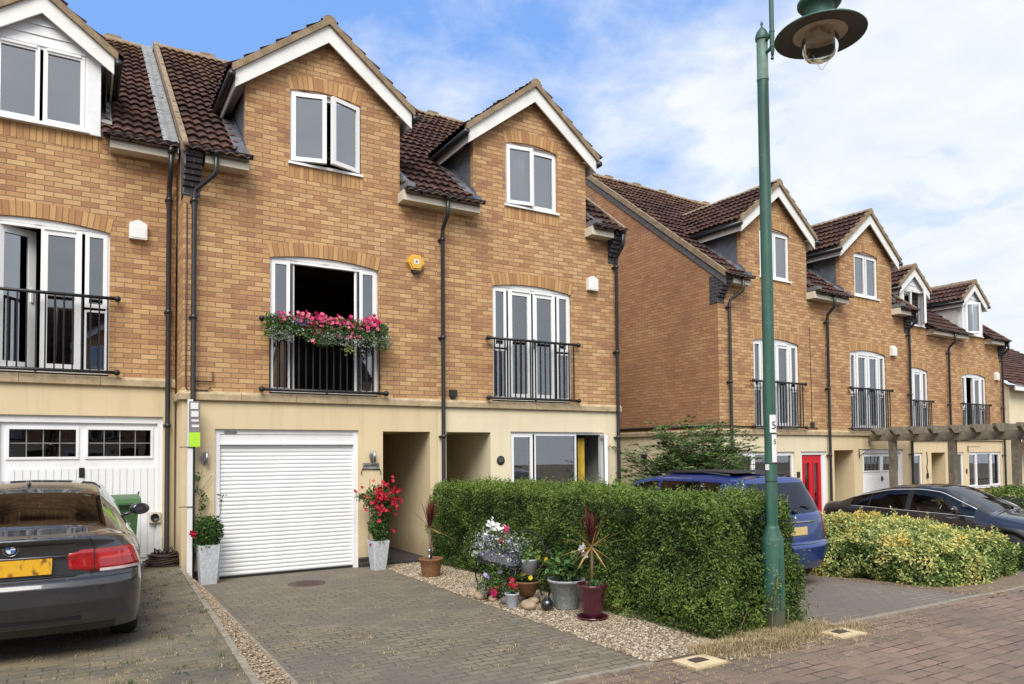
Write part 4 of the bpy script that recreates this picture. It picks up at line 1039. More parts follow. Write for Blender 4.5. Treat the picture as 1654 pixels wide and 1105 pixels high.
h6 = clad_house('town_house', 'narrow seeming brick house with white clad dormer, half hidden behind the projecting red door pair', B(8.45, 1.0, -.10), TH, 4.05, low6, 'closed', 'render', open_u=('r', 40))
h7 = clad_house('town_house', 'far right brick house with white boarded dormer and a broad white ground floor window', B(12.5, 1.0, -.10), TH, 4.0, low7, 'ajar', 'render', right=1, xc=1.9, left=0, open_u=('l', 35))
# stepped party verge between houses 1 and 2
mb = MB(); y0 = .35
nn = []
for sgx, w_, t0, t1, mi in ((-.19, .15, .06, .10, 0),):
    y = .36
    while y < 4.9:
        z = 6.68+(y-.65)*SL
        for xa, xb, za, zb in ((-.24, -.18, .112, .128), (-.18, -.12, .128, .115), (-.12, -.05, .115, .132)):
            mb.add([(xa, y, z+za), (xb, y, z+zb), (xb, y+1.26, z+zb+1.26*SL-.006), (xa, y+1.26, z+za+1.26*SL-.006)], [(0, 1, 2, 3)], 0)
        y += 1.25
    P = [(.30, 6.68-.35*SL-.02), (5.3, 6.68+4.65*SL-.02), (5.3, 6.68+4.65*SL+.15), (.30, 6.68-.35*SL+.15)]
    mb.prism(P, lambda p, q, t: (t, p, q), -.05, -.035)
mb.build('lead_flashing', 'leadlight', h1, Matrix.Translation((3.98, -.65, -.22)))

# cream house at the far right
far = thing('cream_house', 'cream rendered house with brown tiled roof and porch at the right edge', 'house', B(19.3, 1.5), TH)
mb = MB(); wallgrid(mb, -1.0, 9, 0, 4.75, [(1.2, 2.1, 0, 2.1)]); mb.quad((-1.0, 0, 0), (-1.0, 8, 0), (-1.0, 8, 4.75), (-1.0, 0, 4.75)); mb.poly([(-1.0, 0, 4.75), (-1.0, 8, 4.75), (-1.0, 4, 7.0)]); mb.build('rendered_wall', 'render2', far)
n_ = math.hypot(1, .62); r_ = tile_obj('roof', [tiles((-1.2, -.3, 4.66), (1, 0, 0), (0, 1/n_, .62/n_), 10.5, 4.3*n_)], far)
mb = MB(); mb.box(-1.2, 9, -.33, -.28, 4.5, 4.66); mb.build('fascia', 'upvc', far)
mb = MB(); mb.box(1.2, 2.1, .08, .12, 0, 2.1); mb.build('green_front_door', simple('dark_green_door', (.02, .06, .045), .4), far)
po = tile_obj('porch_roof', [tiles((-.4, -1.0, 2.2), (.8, 0, .6), (0, 1, 0), 1.9, 1.2, cu=.15), tiles((2.7, -1.0, 2.2), (-.8, 0, .6), (0, 1, 0), 1.9, 1.2, cu=.15)], far)
mb = MB()
for sg, xx in ((1, -.4), (-1, 2.7)): mb.prism([(xx, 2.1), (xx+sg*1.55, 3.25), (xx+sg*1.55, 3.42), (xx, 2.27)], lambda p, q, t: (p, t, q), -1.06, -1.0)
mb.build('porch_barge_board', 'upvc', po)

# ------------------------------------------------------------------ hedges and shrubs
def fbm(P, sc, seed=0):
    """cheap smooth pseudo noise made of sines"""
    r = np.random.default_rng(seed); v = np.zeros(len(P)); a = 1.
    for k in range(5):
        d = r.normal(0, 1, (3, 3)); ph = r.uniform(0, 6.28, 3)
        q = P@d*sc*(1.7**k); v += a*np.sin(q[:, 0]+ph[0]+1.3*np.sin(q[:, 1]+ph[1]))*np.cos(q[:, 2]+ph[2]); a *= .62
    return v
def box_points(n, x0, x1, y0, y1, z0, z1, taper, zf, bulge=.06, seed=1, faces='ftbrl', pw=.2, clump=.034):
    """points and normals on a rounded, slightly bulging box"""
    cx, cy, cz = (x0+x1)/2, (y0+y1)/2, (z0+z1)/2; hx, hy, hz = (x1-x0)/2, (y1-y0)/2, (z1-z0)/2
    Ar = {'f': hy*hz, 'b': hy*hz, 't': hx*hy, 'l': hx*hz, 'r': hx*hz}; tot = sum(Ar[c] for c in faces); P = []; N = []
    for c in faces:
        m = int(n*Ar[c]/tot); a = rng.uniform(-1, 1, m); b = rng.uniform(-1, 1, m); one = np.ones(m)
        if c == 'f': p, q = np.stack([-one, a, b], 1), (-1, 0, 0)
        if c == 'b': p, q = np.stack([one, a, b], 1), (1, 0, 0)
        if c == 't': p, q = np.stack([a, b, one], 1), (0, 0, 1)
        if c == 'l': p, q = np.stack([a, one, b], 1), (0, 1, 0)
        if c == 'r': p, q = np.stack([a, -one, b], 1), (0, -1, 0)
        P.append(p); N.append(np.tile(q, (m, 1)).astype(float))
    P = np.concatenate(P); h = np.array([hx, hy, hz]); W = P*h; r_ = min(pw, hx*.98, hz*.98); q = np.clip(W, -(h-r_), h-r_); Nn = unit(W-q); W = q+Nn*r_
    kz = (W[:, 2]/hz+1)/2; W[:, 0] *= 1-taper*kz; W[:, 1] -= np.sign(W[:, 1])*taper*.5*kz*hx
    W += np.array([cx, cy, cz]); f = fbm(W, 2.2, seed); f2 = fbm(W, 7.5, seed+2); W += Nn*(f*bulge+f2*clump)[:, None]
    return W, Nn, f+f2*1.1
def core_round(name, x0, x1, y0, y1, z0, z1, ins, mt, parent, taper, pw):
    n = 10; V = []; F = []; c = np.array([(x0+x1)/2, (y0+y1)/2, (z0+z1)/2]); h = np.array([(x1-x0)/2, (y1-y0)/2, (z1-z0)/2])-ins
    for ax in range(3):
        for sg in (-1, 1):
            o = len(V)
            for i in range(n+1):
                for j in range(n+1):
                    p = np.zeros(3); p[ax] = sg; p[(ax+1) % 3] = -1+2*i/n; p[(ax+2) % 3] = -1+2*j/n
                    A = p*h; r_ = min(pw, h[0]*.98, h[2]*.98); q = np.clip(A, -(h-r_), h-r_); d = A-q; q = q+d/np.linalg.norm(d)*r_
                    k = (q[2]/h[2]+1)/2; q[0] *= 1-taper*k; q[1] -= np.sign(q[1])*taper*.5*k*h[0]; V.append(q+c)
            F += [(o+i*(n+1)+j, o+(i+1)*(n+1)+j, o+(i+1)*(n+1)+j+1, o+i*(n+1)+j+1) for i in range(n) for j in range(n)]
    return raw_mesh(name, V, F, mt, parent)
def core_box(name, x0, x1, y0, y1, z0, z1, ins, mt, parent, taper=0):
    mb = MB(); a, b, c, d = x0+ins, x1-ins, y0+ins, y1-ins; e = z1-ins; tx = (x1-x0)/2*taper
    v = [(a, c, z0), (b, c, z0), (b, d, z0), (a, d, z0), (a+tx, c+tx*.5, e), (b-tx, c+tx*.5, e), (b-tx, d-tx*.5, e), (a+tx, d-tx*.5, e)]
    mb.add(v, [(4, 5, 6, 7), (0, 1, 5, 4), (1, 2, 6, 5), (2, 3, 7, 6), (3, 0, 4, 7)]); return mb.build(name, mt, parent)
M['core'] = simple('dark_leaf_core', (.018, .020, .010), .95, noise=.5, scale=30)  # near-black solid core: inner shade of the foliage put into its colour
def hedge(name, label, cat, n, dims, taper, ln, wd, mt, seed=1, tshift=0., bulge=.06, sprigs=0, faces='ftbrl', tn=.22, pw=.2, ins=.15, skew=0.):
    x0, x1, y0, y1, z0, z1 = dims; t = thing(name, label, cat, (0, 0, 0))
    P, N, f = box_points(n, *dims, taper, 0, bulge, seed, faces, pw)
    P += N*(rng.uniform(-1, .35, (len(P), 1))**1)*.09
    P[:, 0] -= skew*np.clip((P[:, 1]+2.6)/2.6, 0, 1)*np.clip((x1-P[:, 0])/(x1-x0), 0, 1)
    depth = rng.uniform(0, 1, len(P)); g = fbm(P, 5., seed+5)
    tint = .42+tshift+tn*f+.16*g+rng.normal(0, .16, len(P))+(.16*(N[:, 2] > .5))  # upward leaves tinted lighter, light on the top put into the colour
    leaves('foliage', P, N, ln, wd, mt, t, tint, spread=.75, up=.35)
    if sprigs:
        m = (N[:, 2] > .35); Q = P[m]; Q = Q[rng.choice(len(Q), sprigs)]; V = []; Nn = []
        for q in Q:
            h = rng.uniform(.04, .15); d = np.array([rng.normal(0, .3), rng.normal(0, .3), 1.]); d /= np.linalg.norm(d)
            for k in range(11): V.append(q+d*h*k/10); Nn.append(rng.normal(0, 1, 3)*np.array([1, 1, .3]))
        leaves('new_shoots', V, Nn, ln*.8, wd*.8, mt, t, rng.uniform(.55, 1, len(V)), spread=.3, up=.8)
    core_round('dark_core', x0, x1, y0, y1, z0, z1, ins, 'core', t, taper, pw)
    return t
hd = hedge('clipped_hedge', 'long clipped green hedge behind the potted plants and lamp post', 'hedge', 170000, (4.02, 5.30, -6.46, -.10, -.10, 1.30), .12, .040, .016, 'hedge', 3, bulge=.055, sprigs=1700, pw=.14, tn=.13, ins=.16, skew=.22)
mb = MB(); r_ = random.Random(4)
for k in range(70):
    x = 4.05+abs(r_.gauss(0, .05)) if k < 45 else r_.uniform(4.1, 5.2); y = r_.uniform(-6.4, -.4) if k < 45 else -6.40-abs(r_.gauss(0, .03)); h = r_.uniform(.1, .35)
    mb.tube([(x, y, -.02), (x-.03+r_.gauss(0, .03), y+r_.gauss(0, .04), h*.5), (x+r_.gauss(0, .05), y+r_.gauss(0, .06), h)], [.006, .005, .003], 4)
mb.build('bare_twigs', 'stem', hd)
# loose low growth at the road end
P = np.stack([rng.uniform(4.0, 5.3, 3500), -6.36-np.abs(rng.normal(0, .09, 3500)), rng.uniform(0, 1., 3500)**1.7*.8], 1)
leaves('low_growth', P, np.tile((0, -1, .3), (3500, 1)), .04, .017, 'hedge', hd, rng.uniform(.2, .8, 3500))

vb = hedge('variegated_bush', 'broad yellow and green variegated bush between the blue car and the black car', 'bush', 80000, (8.55, 10.9, -6.15, -1.0, -.25, .64), .20, .052, .027, 'varieg', 11, tshift=.10, bulge=.10, sprigs=160, tn=.13, pw=.45, ins=.2)
P, N, f = box_points(9000, 11.15, 12.1, -6.6, -5.4, -.25, .30, .2, 0, .06, 21, pw=.3)
gb = thing('green_bush', 'low silvery green shrub at the right end of the variegated bush', 'bush'); leaves('foliage', P, N, .045, .022, 'plant', gb, .55+.2*f+rng.normal(0, .18, len(P))); core_round('dark_core', 11.15, 12.1, -6.6, -5.4, -.25, .30, .16, 'core', gb, .2, .3)
hedge('low_hedge', 'low dark green hedge behind the black saloon at the right edge', 'hedge', 16000, (15.4, 20.5, -4.2, -2.6, -.6, .92), .1, .06, .03, 'hedge', 31, bulge=.07, sprigs=60, pw=.3)

# the loose pinnate shrub between the two terraces
def pinnate_shrub(c, n_stems, hgt, sprd):
    t = thing('leafy_shrub', 'loose leafy shrub with arching stems in front of the blank gable wall', 'shrub', c)
    st = MB(); P = []; N = []; T = []
    for i in range(n_stems):
        a = rng.uniform(0, 2*PI); r = sprd*rng.uniform(.25, 1); h = hgt*rng.uniform(.62, 1)*(1-.25*(r/sprd)**2)
        p0 = np.array([rng.normal(0, .1), rng.normal(0, .1), 0]); p3 = np.array([cos(a)*r, sin(a)*r*.7, h]); p1 = p0+np.array([cos(a)*r*.15, sin(a)*r*.1, h*.6])
        path = [p0*(1-u)**2+2*u*(1-u)*p1+p3*u*u for u in np.linspace(0, 1, 8)]
        st.tube(path, [.016*(1-.8*k/7) for k in range(8)], 5)
        for k in range(17):
            u = rng.uniform(.35, 1.); q = p0*(1-u)**2+2*u*(1-u)*p1+p3*u*u
            d = rng.normal(0, 1, 3); d[2] = abs(d[2])*.3-.1; d /= np.linalg.norm(d); L = rng.uniform(.16, .32); s = np.cross(d, [0, 0, 1]); s /= np.linalg.norm(s)+1e-6
            tt = rng.normal(.5, .2)
            for m in range(6):
                b = q+d*L*(m+1)/6-np.array([0, 0, .04*(m/6)**2])
                for sg in (-1, 1): P.append(b+s*sg*.012); N.append((s*sg*.9+d*.5+np.array([0, 0, .2]), tt))
    P = np.array(P); D = unit(np.array([x[0] for x in N])+rng.normal(0, .15, (len(P), 3))); tt = np.array([x[1] for x in N])+rng.normal(0, .08, len(P))
    Bn = unit(np.cross(D, np.array([0, 0, 1.])+rng.normal(0, .3, (len(P), 3)))); L = .10*rng.uniform(.7, 1.2, (len(P), 1)); Nn = np.cross(Bn, D)
    V = np.stack([P, P+D*L*.5+Bn*L*.2, P+D*L-Nn*L*.1, P+D*L*.5-Bn*L*.2], 1).reshape(-1, 3); i = np.arange(len(P))*4
    raw_mesh('foliage', V, np.concatenate([np.stack([i, i+1, i+2], 1), np.stack([i, i+2, i+3], 1)]), 'shrub', t, np.repeat(np.clip(tt, 0, 1), 4))
    st.build('stems', 'stem', t); return t
pinnate_shrub((9.45, -.70, gz(9.5, -.7)), 175, 2.95, 1.85)

# ------------------------------------------------------------------ street lamp
LX, LY = 4.76, -6.49
lamp = thing('street_lamp', 'green painted street lamp with wide dark shade beside the hedge end', 'street lamp', (LX, LY, 0))
mb = MB(); mb.lathe([(.108, -.1), (.108, .925), (.105, .945), (.060, 1.075), (.0595, 1.09)], n=32); mb.lathe([(.070, 1.045), (.066, 1.07), (.0595, 1.075)], n=32)
mb.box(-.035, .035, -.111, -.10, .25, .75); mb.build('base_sleeve', 'lampgreen', lamp)
mb = MB(); mb.lathe([(.0595, 1.07), (.0585, 2.5), (.056, 5.68)], n=28); mb.build('pole', 'lampgreen', lamp)
mb = MB(); mb.lathe([(.060, 5.67), (.060, 5.70), (.057, 5.70), (.056, 6.12)], n=24); mb.build('top_sleeve', 'lampfade', lamp)
mb = MB(); mb.lathe([(.066, 6.10), (.070, 6.13), (.062, 6.16), (.05, 6.19), (.028, 6.22), (.014, 6.235), (.008, 6.25), (.016, 6.27), (.004, 6.30), (0, 6.31)], n=20); mb.build('finial', 'lampgreen', lamp)
mb = MB(); y = -.125
mb.tube([(0, y, 5.86), (0, y-.005, 5.92), (0, y, 6.0), (0, y, 7.15)]+[(0, y-.28+.28*cos(a), 7.15+.28*sin(a)) for a in [PI*k/12 for k in range(1, 12)]]+[(0, y-.555, 7.12), (0, y-.555, 6.75)], [.010, .020, .024]+[.024]*14, 12)
for z0, z1 in ((5.94, 5.97), (6.06, 6.13)): mb.tube([(0, -.04, z0), (0, y, z1)], .018, 8); mb.ball((0, y, z1), .03, n=8)
mb.ball((0, y, 5.85), .018, n=8); mb.build('swan_neck_bracket', 'lampgreen', lamp)
hy = -.68; lz = 5.80
def at(y, z): return (0, y, z)
mb = MB(); c = (0, hy, lz)
mb.lathe([(.412, 0), (.415, .006), (.40, .022), (.27, .055), (.135, .075), (.128, .085), (.125, .27), (.15, .285), (.185, .29), (.20, .31), (.20, .335), (.165, .36), (.165, .38), (.17, .40), (.12, .45), (.10, .75), (.05, .85), (.03, .95)], c, 40); mb.build('lamp_housing', 'lampgreen', lamp)
mb = MB(); mb.lathe([(.41, .001), (.34, .014), (.245, .020), (.24, .022)], c, 40); mb.build('shade_underside', 'lampin', lamp)
mb = MB(); mb.lathe([(.245, .018), (.235, .024), (.19, .034), (.10, .05), (.0, .052)], c, 32); mb.box(-.09, .09, hy-.045, hy+.045, lz+.02, lz+.055); mb.build('reflector', 'lampref', lamp)
mb = MB(); mb.lathe([(.168, .02), (.168, -.06), (.162, -.13), (.148, -.18), (.12, -.215), (.07, -.235), (.0, -.24)], c, 32); mb.build('glass_bowl', 'clear', lamp)
mb = MB(); mb.tube([(-.11, hy, lz-.22), (-.04, hy-.01, lz-.31), (0, hy, lz-.33), (.04, hy+.01, lz-.31), (.11, hy, lz-.22)], .0025, 5); mb.build('wire_guard', 'chrome', lamp)
# plates on the pole, facing the camera side and road
def pole_plate(z0, z1, a, w, name, s, sz, zc):
    mb = MB(); r = .064; n = 6; da = w/r/2
    v = [(r*cos(a+da*(2*k/n-1)), r*sin(a+da*(2*k/n-1)), z) for z in (z0, z1) for k in range(n+1)]
    mb.add(v, [(k, k+1, n+2+k, n+1+k) for k in range(n)], 0, True)
    p = mb.build(name, 'signwhite', lamp); o = txt(s, (0, 0, 0), sz, 'ink', p, 'plate_number')
    for q in o.data.vertices:
        th = a+q.co.x/r; zz = q.co.y; q.co = Vector(((r+.0015+q.co.z)*cos(th), (r+.0015+q.co.z)*sin(th), zc+zz))
    o.rotation_euler = (0, 0, 0)
AC = math.atan2(-11.49-LY, -1.3-LX)
pole_plate(2.02, 2.20, AC+.62, .085, 'number_plate', '5', .11, 2.09)
pole_plate(1.72, 2.00, AC+.72, .062, 'number_plate', '5', .07, 1.925)
mb = MB(); 
for z in (1.52, 1.70): mb = MB(); mb.lathe([(.0600, z), (.0618, z+.004), (.0600, z+.012)], n=24); mb.build('strap', 'ink', lamp)
mb = MB(); mb.box(-.02, .02, -.004, .004, 1.64, 1.70); o = mb.build('sticker', 'signwhite', lamp); o.location = (.0605*cos(AC-.6), .0605*sin(AC-.6), 0); o.rotation_euler = (0, 0, AC-.6+PI/2)
# chipped paint marks on the sleeve
mb = MB(); rr = random.Random(5)
for k in range(16):
    a = AC+rr.gauss(.15, .22); z = rr.choice((.60, .63, .66, .46, .50))+rr.gauss(0, .025); s = rr.uniform(.004, .012); r = .1088
    mb.add([(r*cos(a+q*s/r), r*sin(a+q*s/r), z+w*s) for q, w in ((-1, -.6), (.6, -1), (1, .5), (0, 1.), (-.9, .6))], [(0, 1, 2, 3, 4)])
mb.build('chipped_paint', 'lampfade', lamp)

# ------------------------------------------------------------------ cars
def tab(T): xs = [a for a, b in T]; ys = [b for a, b in T]; return lambda s: float(np.interp(s, xs, ys))
def stab(T):
    """smooth (monotone-ish) table: linear samples blurred a little"""
    f = tab(T)
    def g(s): return (f(s-.10)+2*f(s-.04)+2*f(s)+2*f(s+.04)+f(s+.10))/8
    return g
def car(name, label, loc, rz, paint_, p, pitch=0., cat='car'):
    L, Wd = p['L'], p['W']/2
    t = thing(name, label, cat, loc, rz); t.rotation_euler = (pitch, 0, rz)
    zs, zm, zb, wb, wm, zr, wr, zt = (stab(p[k]) for k in ('zs', 'zm', 'zb', 'wb', 'wm', 'zr', 'wr', 'zt'))
    wheels = p['wheels']; Ra = p['ra']; zc = p['rw']
    def section(s):
        z0 = zs(s)
        for sw in wheels:
            if abs(s-sw) < Ra: z0 = max(z0, math.sqrt(Ra*Ra-(s-sw)**2)+zc)
        m = max(zm(s), z0+.04); W = wm(s)*Wd; b = wb(s)*Wd; B_ = max(zb(s), m+.03); r = wr(s)*Wd; zr_ = max(zr(s), B_+.015); top = max(zt(s), zr_+.005)
        flare = 0
        return [(W*.965, z0), (W*.99, z0+(m-z0)*.3), (W, z0+(m-z0)*.72), (W, m), (W*.99, m+(B_-m)*.35), (b+(W-b)*.55, m+(B_-m)*.75), (b, B_), (b-.008, B_+(zr_-B_)*.04+.004),
                (b+(r-b)*.5+.015*min(1, (zr_-B_)/.3), B_+(zr_-B_)*.5), (r+.012, zr_-(zr_-B_)*.09), (r, zr_), (r*.88, zr_+(top-zr_)*.42), (r*.55, zr_+(top-zr_)*.82), (0, top)]
    s1, s2 = p['s1'], p['s2']; n = 84; S = sorted(set([s1+(s2-s1)*k/n for k in range(n+1)]+[x for a in p['side']+p['screen'] for x in a]))
    S = [s for s in S if s1 <= s <= s2]; secs = [section(s) for s in S]; nr = len(secs[0])
    body = MB(); gl = MB(); pil = MB()
    for sg in (-1, 1):
        V = [(sg*x, s, z) for s, sec in zip(S, secs) for x, z in sec]
        fb, fg, fp = [], [], []
        for i in range(len(S)-1):
            sm_ = (S[i]+S[i+1])/2
            for j in range(nr-1):
                f = (i*nr+j, i*nr+j+1, (i+1)*nr+j+1, (i+1)*nr+j)
                g = secs[i][10][1]-secs[i][6][1]
                if j in (7, 8) and any(a < sm_ < b for a, b in p['side']) and g > .07: fg.append(f)
                elif j >= 10 and any(a < sm_ < b for a, b in p['screen']): fg.append(f)
                elif j in (6, 7, 8, 9) and p.get('blackpil') and any(a < sm_ < b for a, b in p['blackpil']): fp.append(f)
                else: fb.append(f)
        if sg == 1: fb, fg, fp = [tuple(reversed(f)) for f in fb], [tuple(reversed(f)) for f in fg], [tuple(reversed(f)) for f in fp]
        body.add(V, fb, 0, True); gl.add(V, fg, 0, True); pil.add(V, fp, 0, True)
    # end caps
    def cap(sec_s, ytab, sign, exp=3.4):
        sec = section(sec_s); yp = tab(ytab); zz = [q[1] for q in sec]; ww = [q[0] for q in sec]
        zlo = ytab[0][0]; zhi = sec[-1][1]
        wf = lambda z: float(np.interp(z, zz, ww)) if z > zz[0] else ww[0]-(zz[0]-z)*.25
        def F(u, z, off=0.):
            w = wf(z); a = abs(u); y0_ = yp(z); sgn = 1 if u >= 0 else -1
            if a <= 1: x = w*a; y = y0_+(sec_s-y0_)*(1-(1-a**exp)**(1/exp))*1.0
            else: x = w; y = sec_s+sign*(a-1)*Wd
            nx = max(0., min(1., (a-.72)/.28)); ny = 1-nx*.85
            return ((x+off*nx)*sgn, y-sign*off*ny, z)
        Z = sorted(set([zlo+(zhi-zlo)*k/44 for k in range(45)]+[a for a, b in ytab if zlo <= a <= zhi])); U = [-1+2*k/56 for k in range(57)]
        U = [math.copysign(1-(1-abs(u))**1.5, u) for u in U]
        body.add([F(u, z) for z in Z for u in U], [(j*57+i, j*57+i+1, (j+1)*57+i+1, (j+1)*57+i) for j in range(len(Z)-1) for i in range(56)], 0, True)
        return F
    Fr = cap(s1, p['rear'], 1, p.get('rexp', 3.4)); Ff = cap(s2, p['front'], -1)
    ob = body.build('body', paint_, t)
    for md in (0,):
        m_ = ob.modifiers.new('weld', 'WELD'); m_.merge_threshold = .0015
    if gl.f: gl.build('windows', 'carglass', t)
    if pil.f: pil.build('door_pillars', 'black', t)
    # interior: dark tub, seats, dashboard
    mb = MB(); s0_, e0_ = p['cabin']; w = Wd*.80
    mb.box(-w, w, s0_, e0_, .3, zb(s0_+.8)-.06); mb.build('cabin_floor', 'ink', t)
    mb = MB()
    for y in p['seats']:
        for x in (-.37, .37):
            mb.prism([(y, .5), (y+.16, .5), (y-.02, zb(y)+.16), (y-.12, zb(y)+.16)], lambda p_, q, tt: (tt, p_, q), x-.23, x+.23); mb.prism([(y-.05, zb(y)+.17), (y-.12, zb(y)+.17), (y-.14, zb(y)+.27), (y-.08, zb(y)+.27)], lambda p_, q, tt: (tt, p_, q), x-.11, x+.11)
    mb.build('seats', 'black', t)
    # underbody
    mb = MB(); mb.box(-Wd*.86, Wd*.86, .35, L-.35, .20, .34)
    for sw in wheels: mb.box(-Wd*.90, Wd*.90, sw-Ra, sw+Ra, .22, zc+Ra+.02)
    mb.build('underbody', 'ink', t)
    for sw in wheels:
        for sg in (-1, 1):
            wx = sg*(Wd*.975-.11); r = p['rw']; mb = MB()
            mb.lathe([(r*.62, -.10), (r*.93, -.105), (r, -.075), (r, .075), (r*.93, .105), (r*.62, .10)], (wx, sw, r), 36, axis='x'); w_ = mb.build('wheel', 'rubber', t)
            mb = MB(); o = wx+sg*.095; mb.lathe([(r*.66, 0), (r*.62, sg*-.015), (r*.60, sg*-.05)], (o, sw, r), 30, axis='x')
            for k in range(5):
                a = 2*PI*k/5; c_, s_ = cos(a), sin(a)
                pts = [(-.03, .05), (.03, .05), (.045, r*.63), (-.045, r*.63)]
                mb.add([(o-sg*.02, sw+q[0]*c_-q[1]*s_, r+q[0]*s_+q[1]*c_) for q in pts], [(0, 1, 2, 3)])
            mb.disc((o-sg*.018, sw, r), .06, 14, 'x'); mb.build('rim', 'chrome', w_)
            mb = MB(); mb.disc((o-sg*.06, sw, r), r*.6, 20, 'x'); mb.build('brake_disc', 'ink', w_)
    # mirrors
    for sg in (-1, 1):
        my, mz = p['mirror']; mb = MB(); x = sg*(wb(my)*Wd); mb.tube([(x-sg*.03, my, mz-.04), (x+sg*.08, my-.01, mz-.01)], .018, 6)
        mb.ball((x+sg*.16, my, mz+.03), .1, (1.05, .55, .68), 14); m_ = mb.build('door_mirror', paint_, t)
        mb = MB(); mb.disc((x+sg*.165, my-.052, mz+.03), .062, 14, 'y'); mb.build('mirror_glass', 'blackglass', m_)
    return t, Fr, Ff, section
def patch(F, u0, u1, zlo, zhi, off, nu=16, nz=6, thick=0):
    mb = MB(); V = []; fl = zlo if callable(zlo) else (lambda u: zlo); fh = zhi if callable(zhi) else (lambda u: zhi)
    for j in range(nz+1):
        for i in range(nu+1):
            u = u0+(u1-u0)*i/nu; z = fl(u)+(fh(u)-fl(u))*j/nz; e = 0 if (i in (0, nu) or j in (0, nz)) else 1
            V.append(F(u, z, off*(e if thick else 1)))
    mb.add(V, [(j*(nu+1)+i, j*(nu+1)+i+1, (j+1)*(nu+1)+i+1, (j+1)*(nu+1)+i) for j in range(nz) for i in range(nu)], 0, True)
    return mb

# -- dark grey coupe, rear end to the camera
P1 = dict(rexp=3.1, L=4.58, W=1.79, s1=.55, s2=4.2, wheels=(.97, 3.68), ra=.365, rw=.325,
          zs=[(0, .22), (.5, .21), (4.5, .20)], zm=[(0, .58), (4.5, .56)], zb=[(0, .905), (.45, .92), (1.2, .925), (3.2, .89), (3.4, .87), (4.3, .68)],
          wb=[(0, .80), (.4, .84), (1.5, .90), (3.3, .90), (4.3, .78)], wm=[(0, .965), (.45, .985), (1, 1), (3.6, 1), (4.3, .9)],
          zr=[(0, .95), (.55, .965), (1.25, 1.23), (1.7, 1.285), (2.3, 1.30), (2.75, 1.26), (3.4, .925), (4.3, .70)],
          wr=[(0, .70), (.55, .70), (1.2, .635), (2.6, .64), (3.4, .80), (4.3, .7)],
          zt=[(0, .965), (.55, 1.00), (1.25, 1.275), (1.7, 1.335), (2.1, 1.35), (2.6, 1.325), (3.4, .975), (3.9, .88), (4.3, .74)],
          side=[(1.02, 1.9), (1.94, 3.22)], screen=[(.57, 1.22), (2.62, 3.38)], blackpil=[(1.9, 1.94)], cabin=(.95, 3.3), seats=(1.55, 2.4), mirror=(2.98, .94),
          rear=[(.21, .15), (.30, .07), (.45, .01), (.58, .0), (.625, .03), (.645, .075), (.78, .09), (.88, .075), (.935, .03), (.95, .03), (.965, .15), (.99, .45), (1.0, .55)],
          front=[(.22, 4.35), (.5, 4.5), (.6, 4.48), (.74, 4.2)])
c1, F1, _, sec1 = car('parked_car', 'dark grey coupe seen from behind on the left driveway', (-1.72, -4.98, .262), R(-1.6), 'paintgrey', P1)
# boot shut lines, recess, bumper insert
mb = patch(F1, .0, .0, .0, .0, .0)
def line_on(F, pts, r, name, mt, parent, off=.002):
    m = MB(); q = []
    for (a, b), (c, d) in zip(pts, pts[1:]):
        for k in range(6): q.append(F(a+(c-a)*k/6, b+(d-b)*k/6, off))
    q.append(F(*pts[-1], off)); m.tube(q, r, 6); return m.build(name, mt, parent)
boot = patch(F1, -.53, .53, .665, lambda u: .90, .006, 30, 6).build('boot_lid', 'paintgrey', c1)
for sg in (-1, 1): line_on(F1, [(sg*.0, .652), (sg*.47, .656), (sg*.55, .68), (sg*.66, .83), (sg*.70, .95)], .004, 'shut_line', 'ink', boot, .003)
rec = patch(F1, -.40, .40, .675, .80, .003, 20, 4).build('plate_recess', 'black', c1)
line_on(F1, [(-.42, .808), (.42, .808)], .012, 'boot_handle_strip', 'paintgrey', rec, .012)
mb = MB(); yb = F1(0, .74)[1]-.028; mb.box(-.262, .262, yb, yb+.008, .682, .80); pl = mb.build('number_plate', 'plate', c1)
for sg in (-1, 1):
    lo = lambda u: .672+.10*max(0, (.66-abs(u))); hi = lambda u: .848-.25*max(0, (.58-abs(u)))**1.3-.05*max(0, abs(u)-.95)
    tl = patch(F1, sg*.42, sg*1.0, lo, hi, .016, 26, 8, 1).build('tail_light', 'redlens', c1)
    patch(F1, sg*.66, sg*.99, lambda u: .674, lambda u: .695, .020, 14, 2).build('clear_strip', 'clearlens', tl)
    patch(F1, sg*.68, sg*.95, .765, .815, .0185, 16, 4).build('bright_band', 'redlens2', tl)
    line_on(F1, [(sg*.60, .665), (sg*.66, .85)], .0035, 'shut_line', 'ink', tl, .02)
    line_on(F1, [(sg*.72, .632), (sg*1.0, .632), (sg*1.25, .635)], .0035, 'bumper_seam', 'ink', c1, .002)
line_on(F1, [(-.95, .632), (0, .628), (.95, .632)], .0035, 'bumper_seam', 'ink', c1, .002)
patch(F1, -.52, .52, .32, .345, .004, 20, 2).build('bumper_slot', 'black', c1)
patch(F1, -.80, .80, .212, lambda u: .27, .003, 30, 2).build('lower_diffuser', 'black', c1)
mb = MB(); yb = F1(0, .88)[1]-.012; c = (0, yb, .882)
mb.lathe([(.0, -.004), (.046, -.004), (.048, .004)], c, 32, axis='y', mi=0)
for k in range(4):
    n = 8; pts = [(c[0], yb-.0065, c[2])]+[(c[0]+.0285*cos(PI/2*k+PI/2*j/n), yb-.0065, c[2]+.0285*sin(PI/2*k+PI/2*j/n)) for j in range(n+1)]
    mb.poly(pts, 1 if k % 2 else 2)
mb.lathe([(.0285, -.0068), (.031, -.0075), (.032, -.006)], c, 32, axis='y', mi=3); mb.lathe([(.045, -.005), (.047, -.007), (.049, -.003)], c, 32, axis='y', mi=3)
mb.build('round_badge', ['ink', simple('badge_blue', (.03, .18, .55), .2), 'signwhite', 'chrome'], c1)
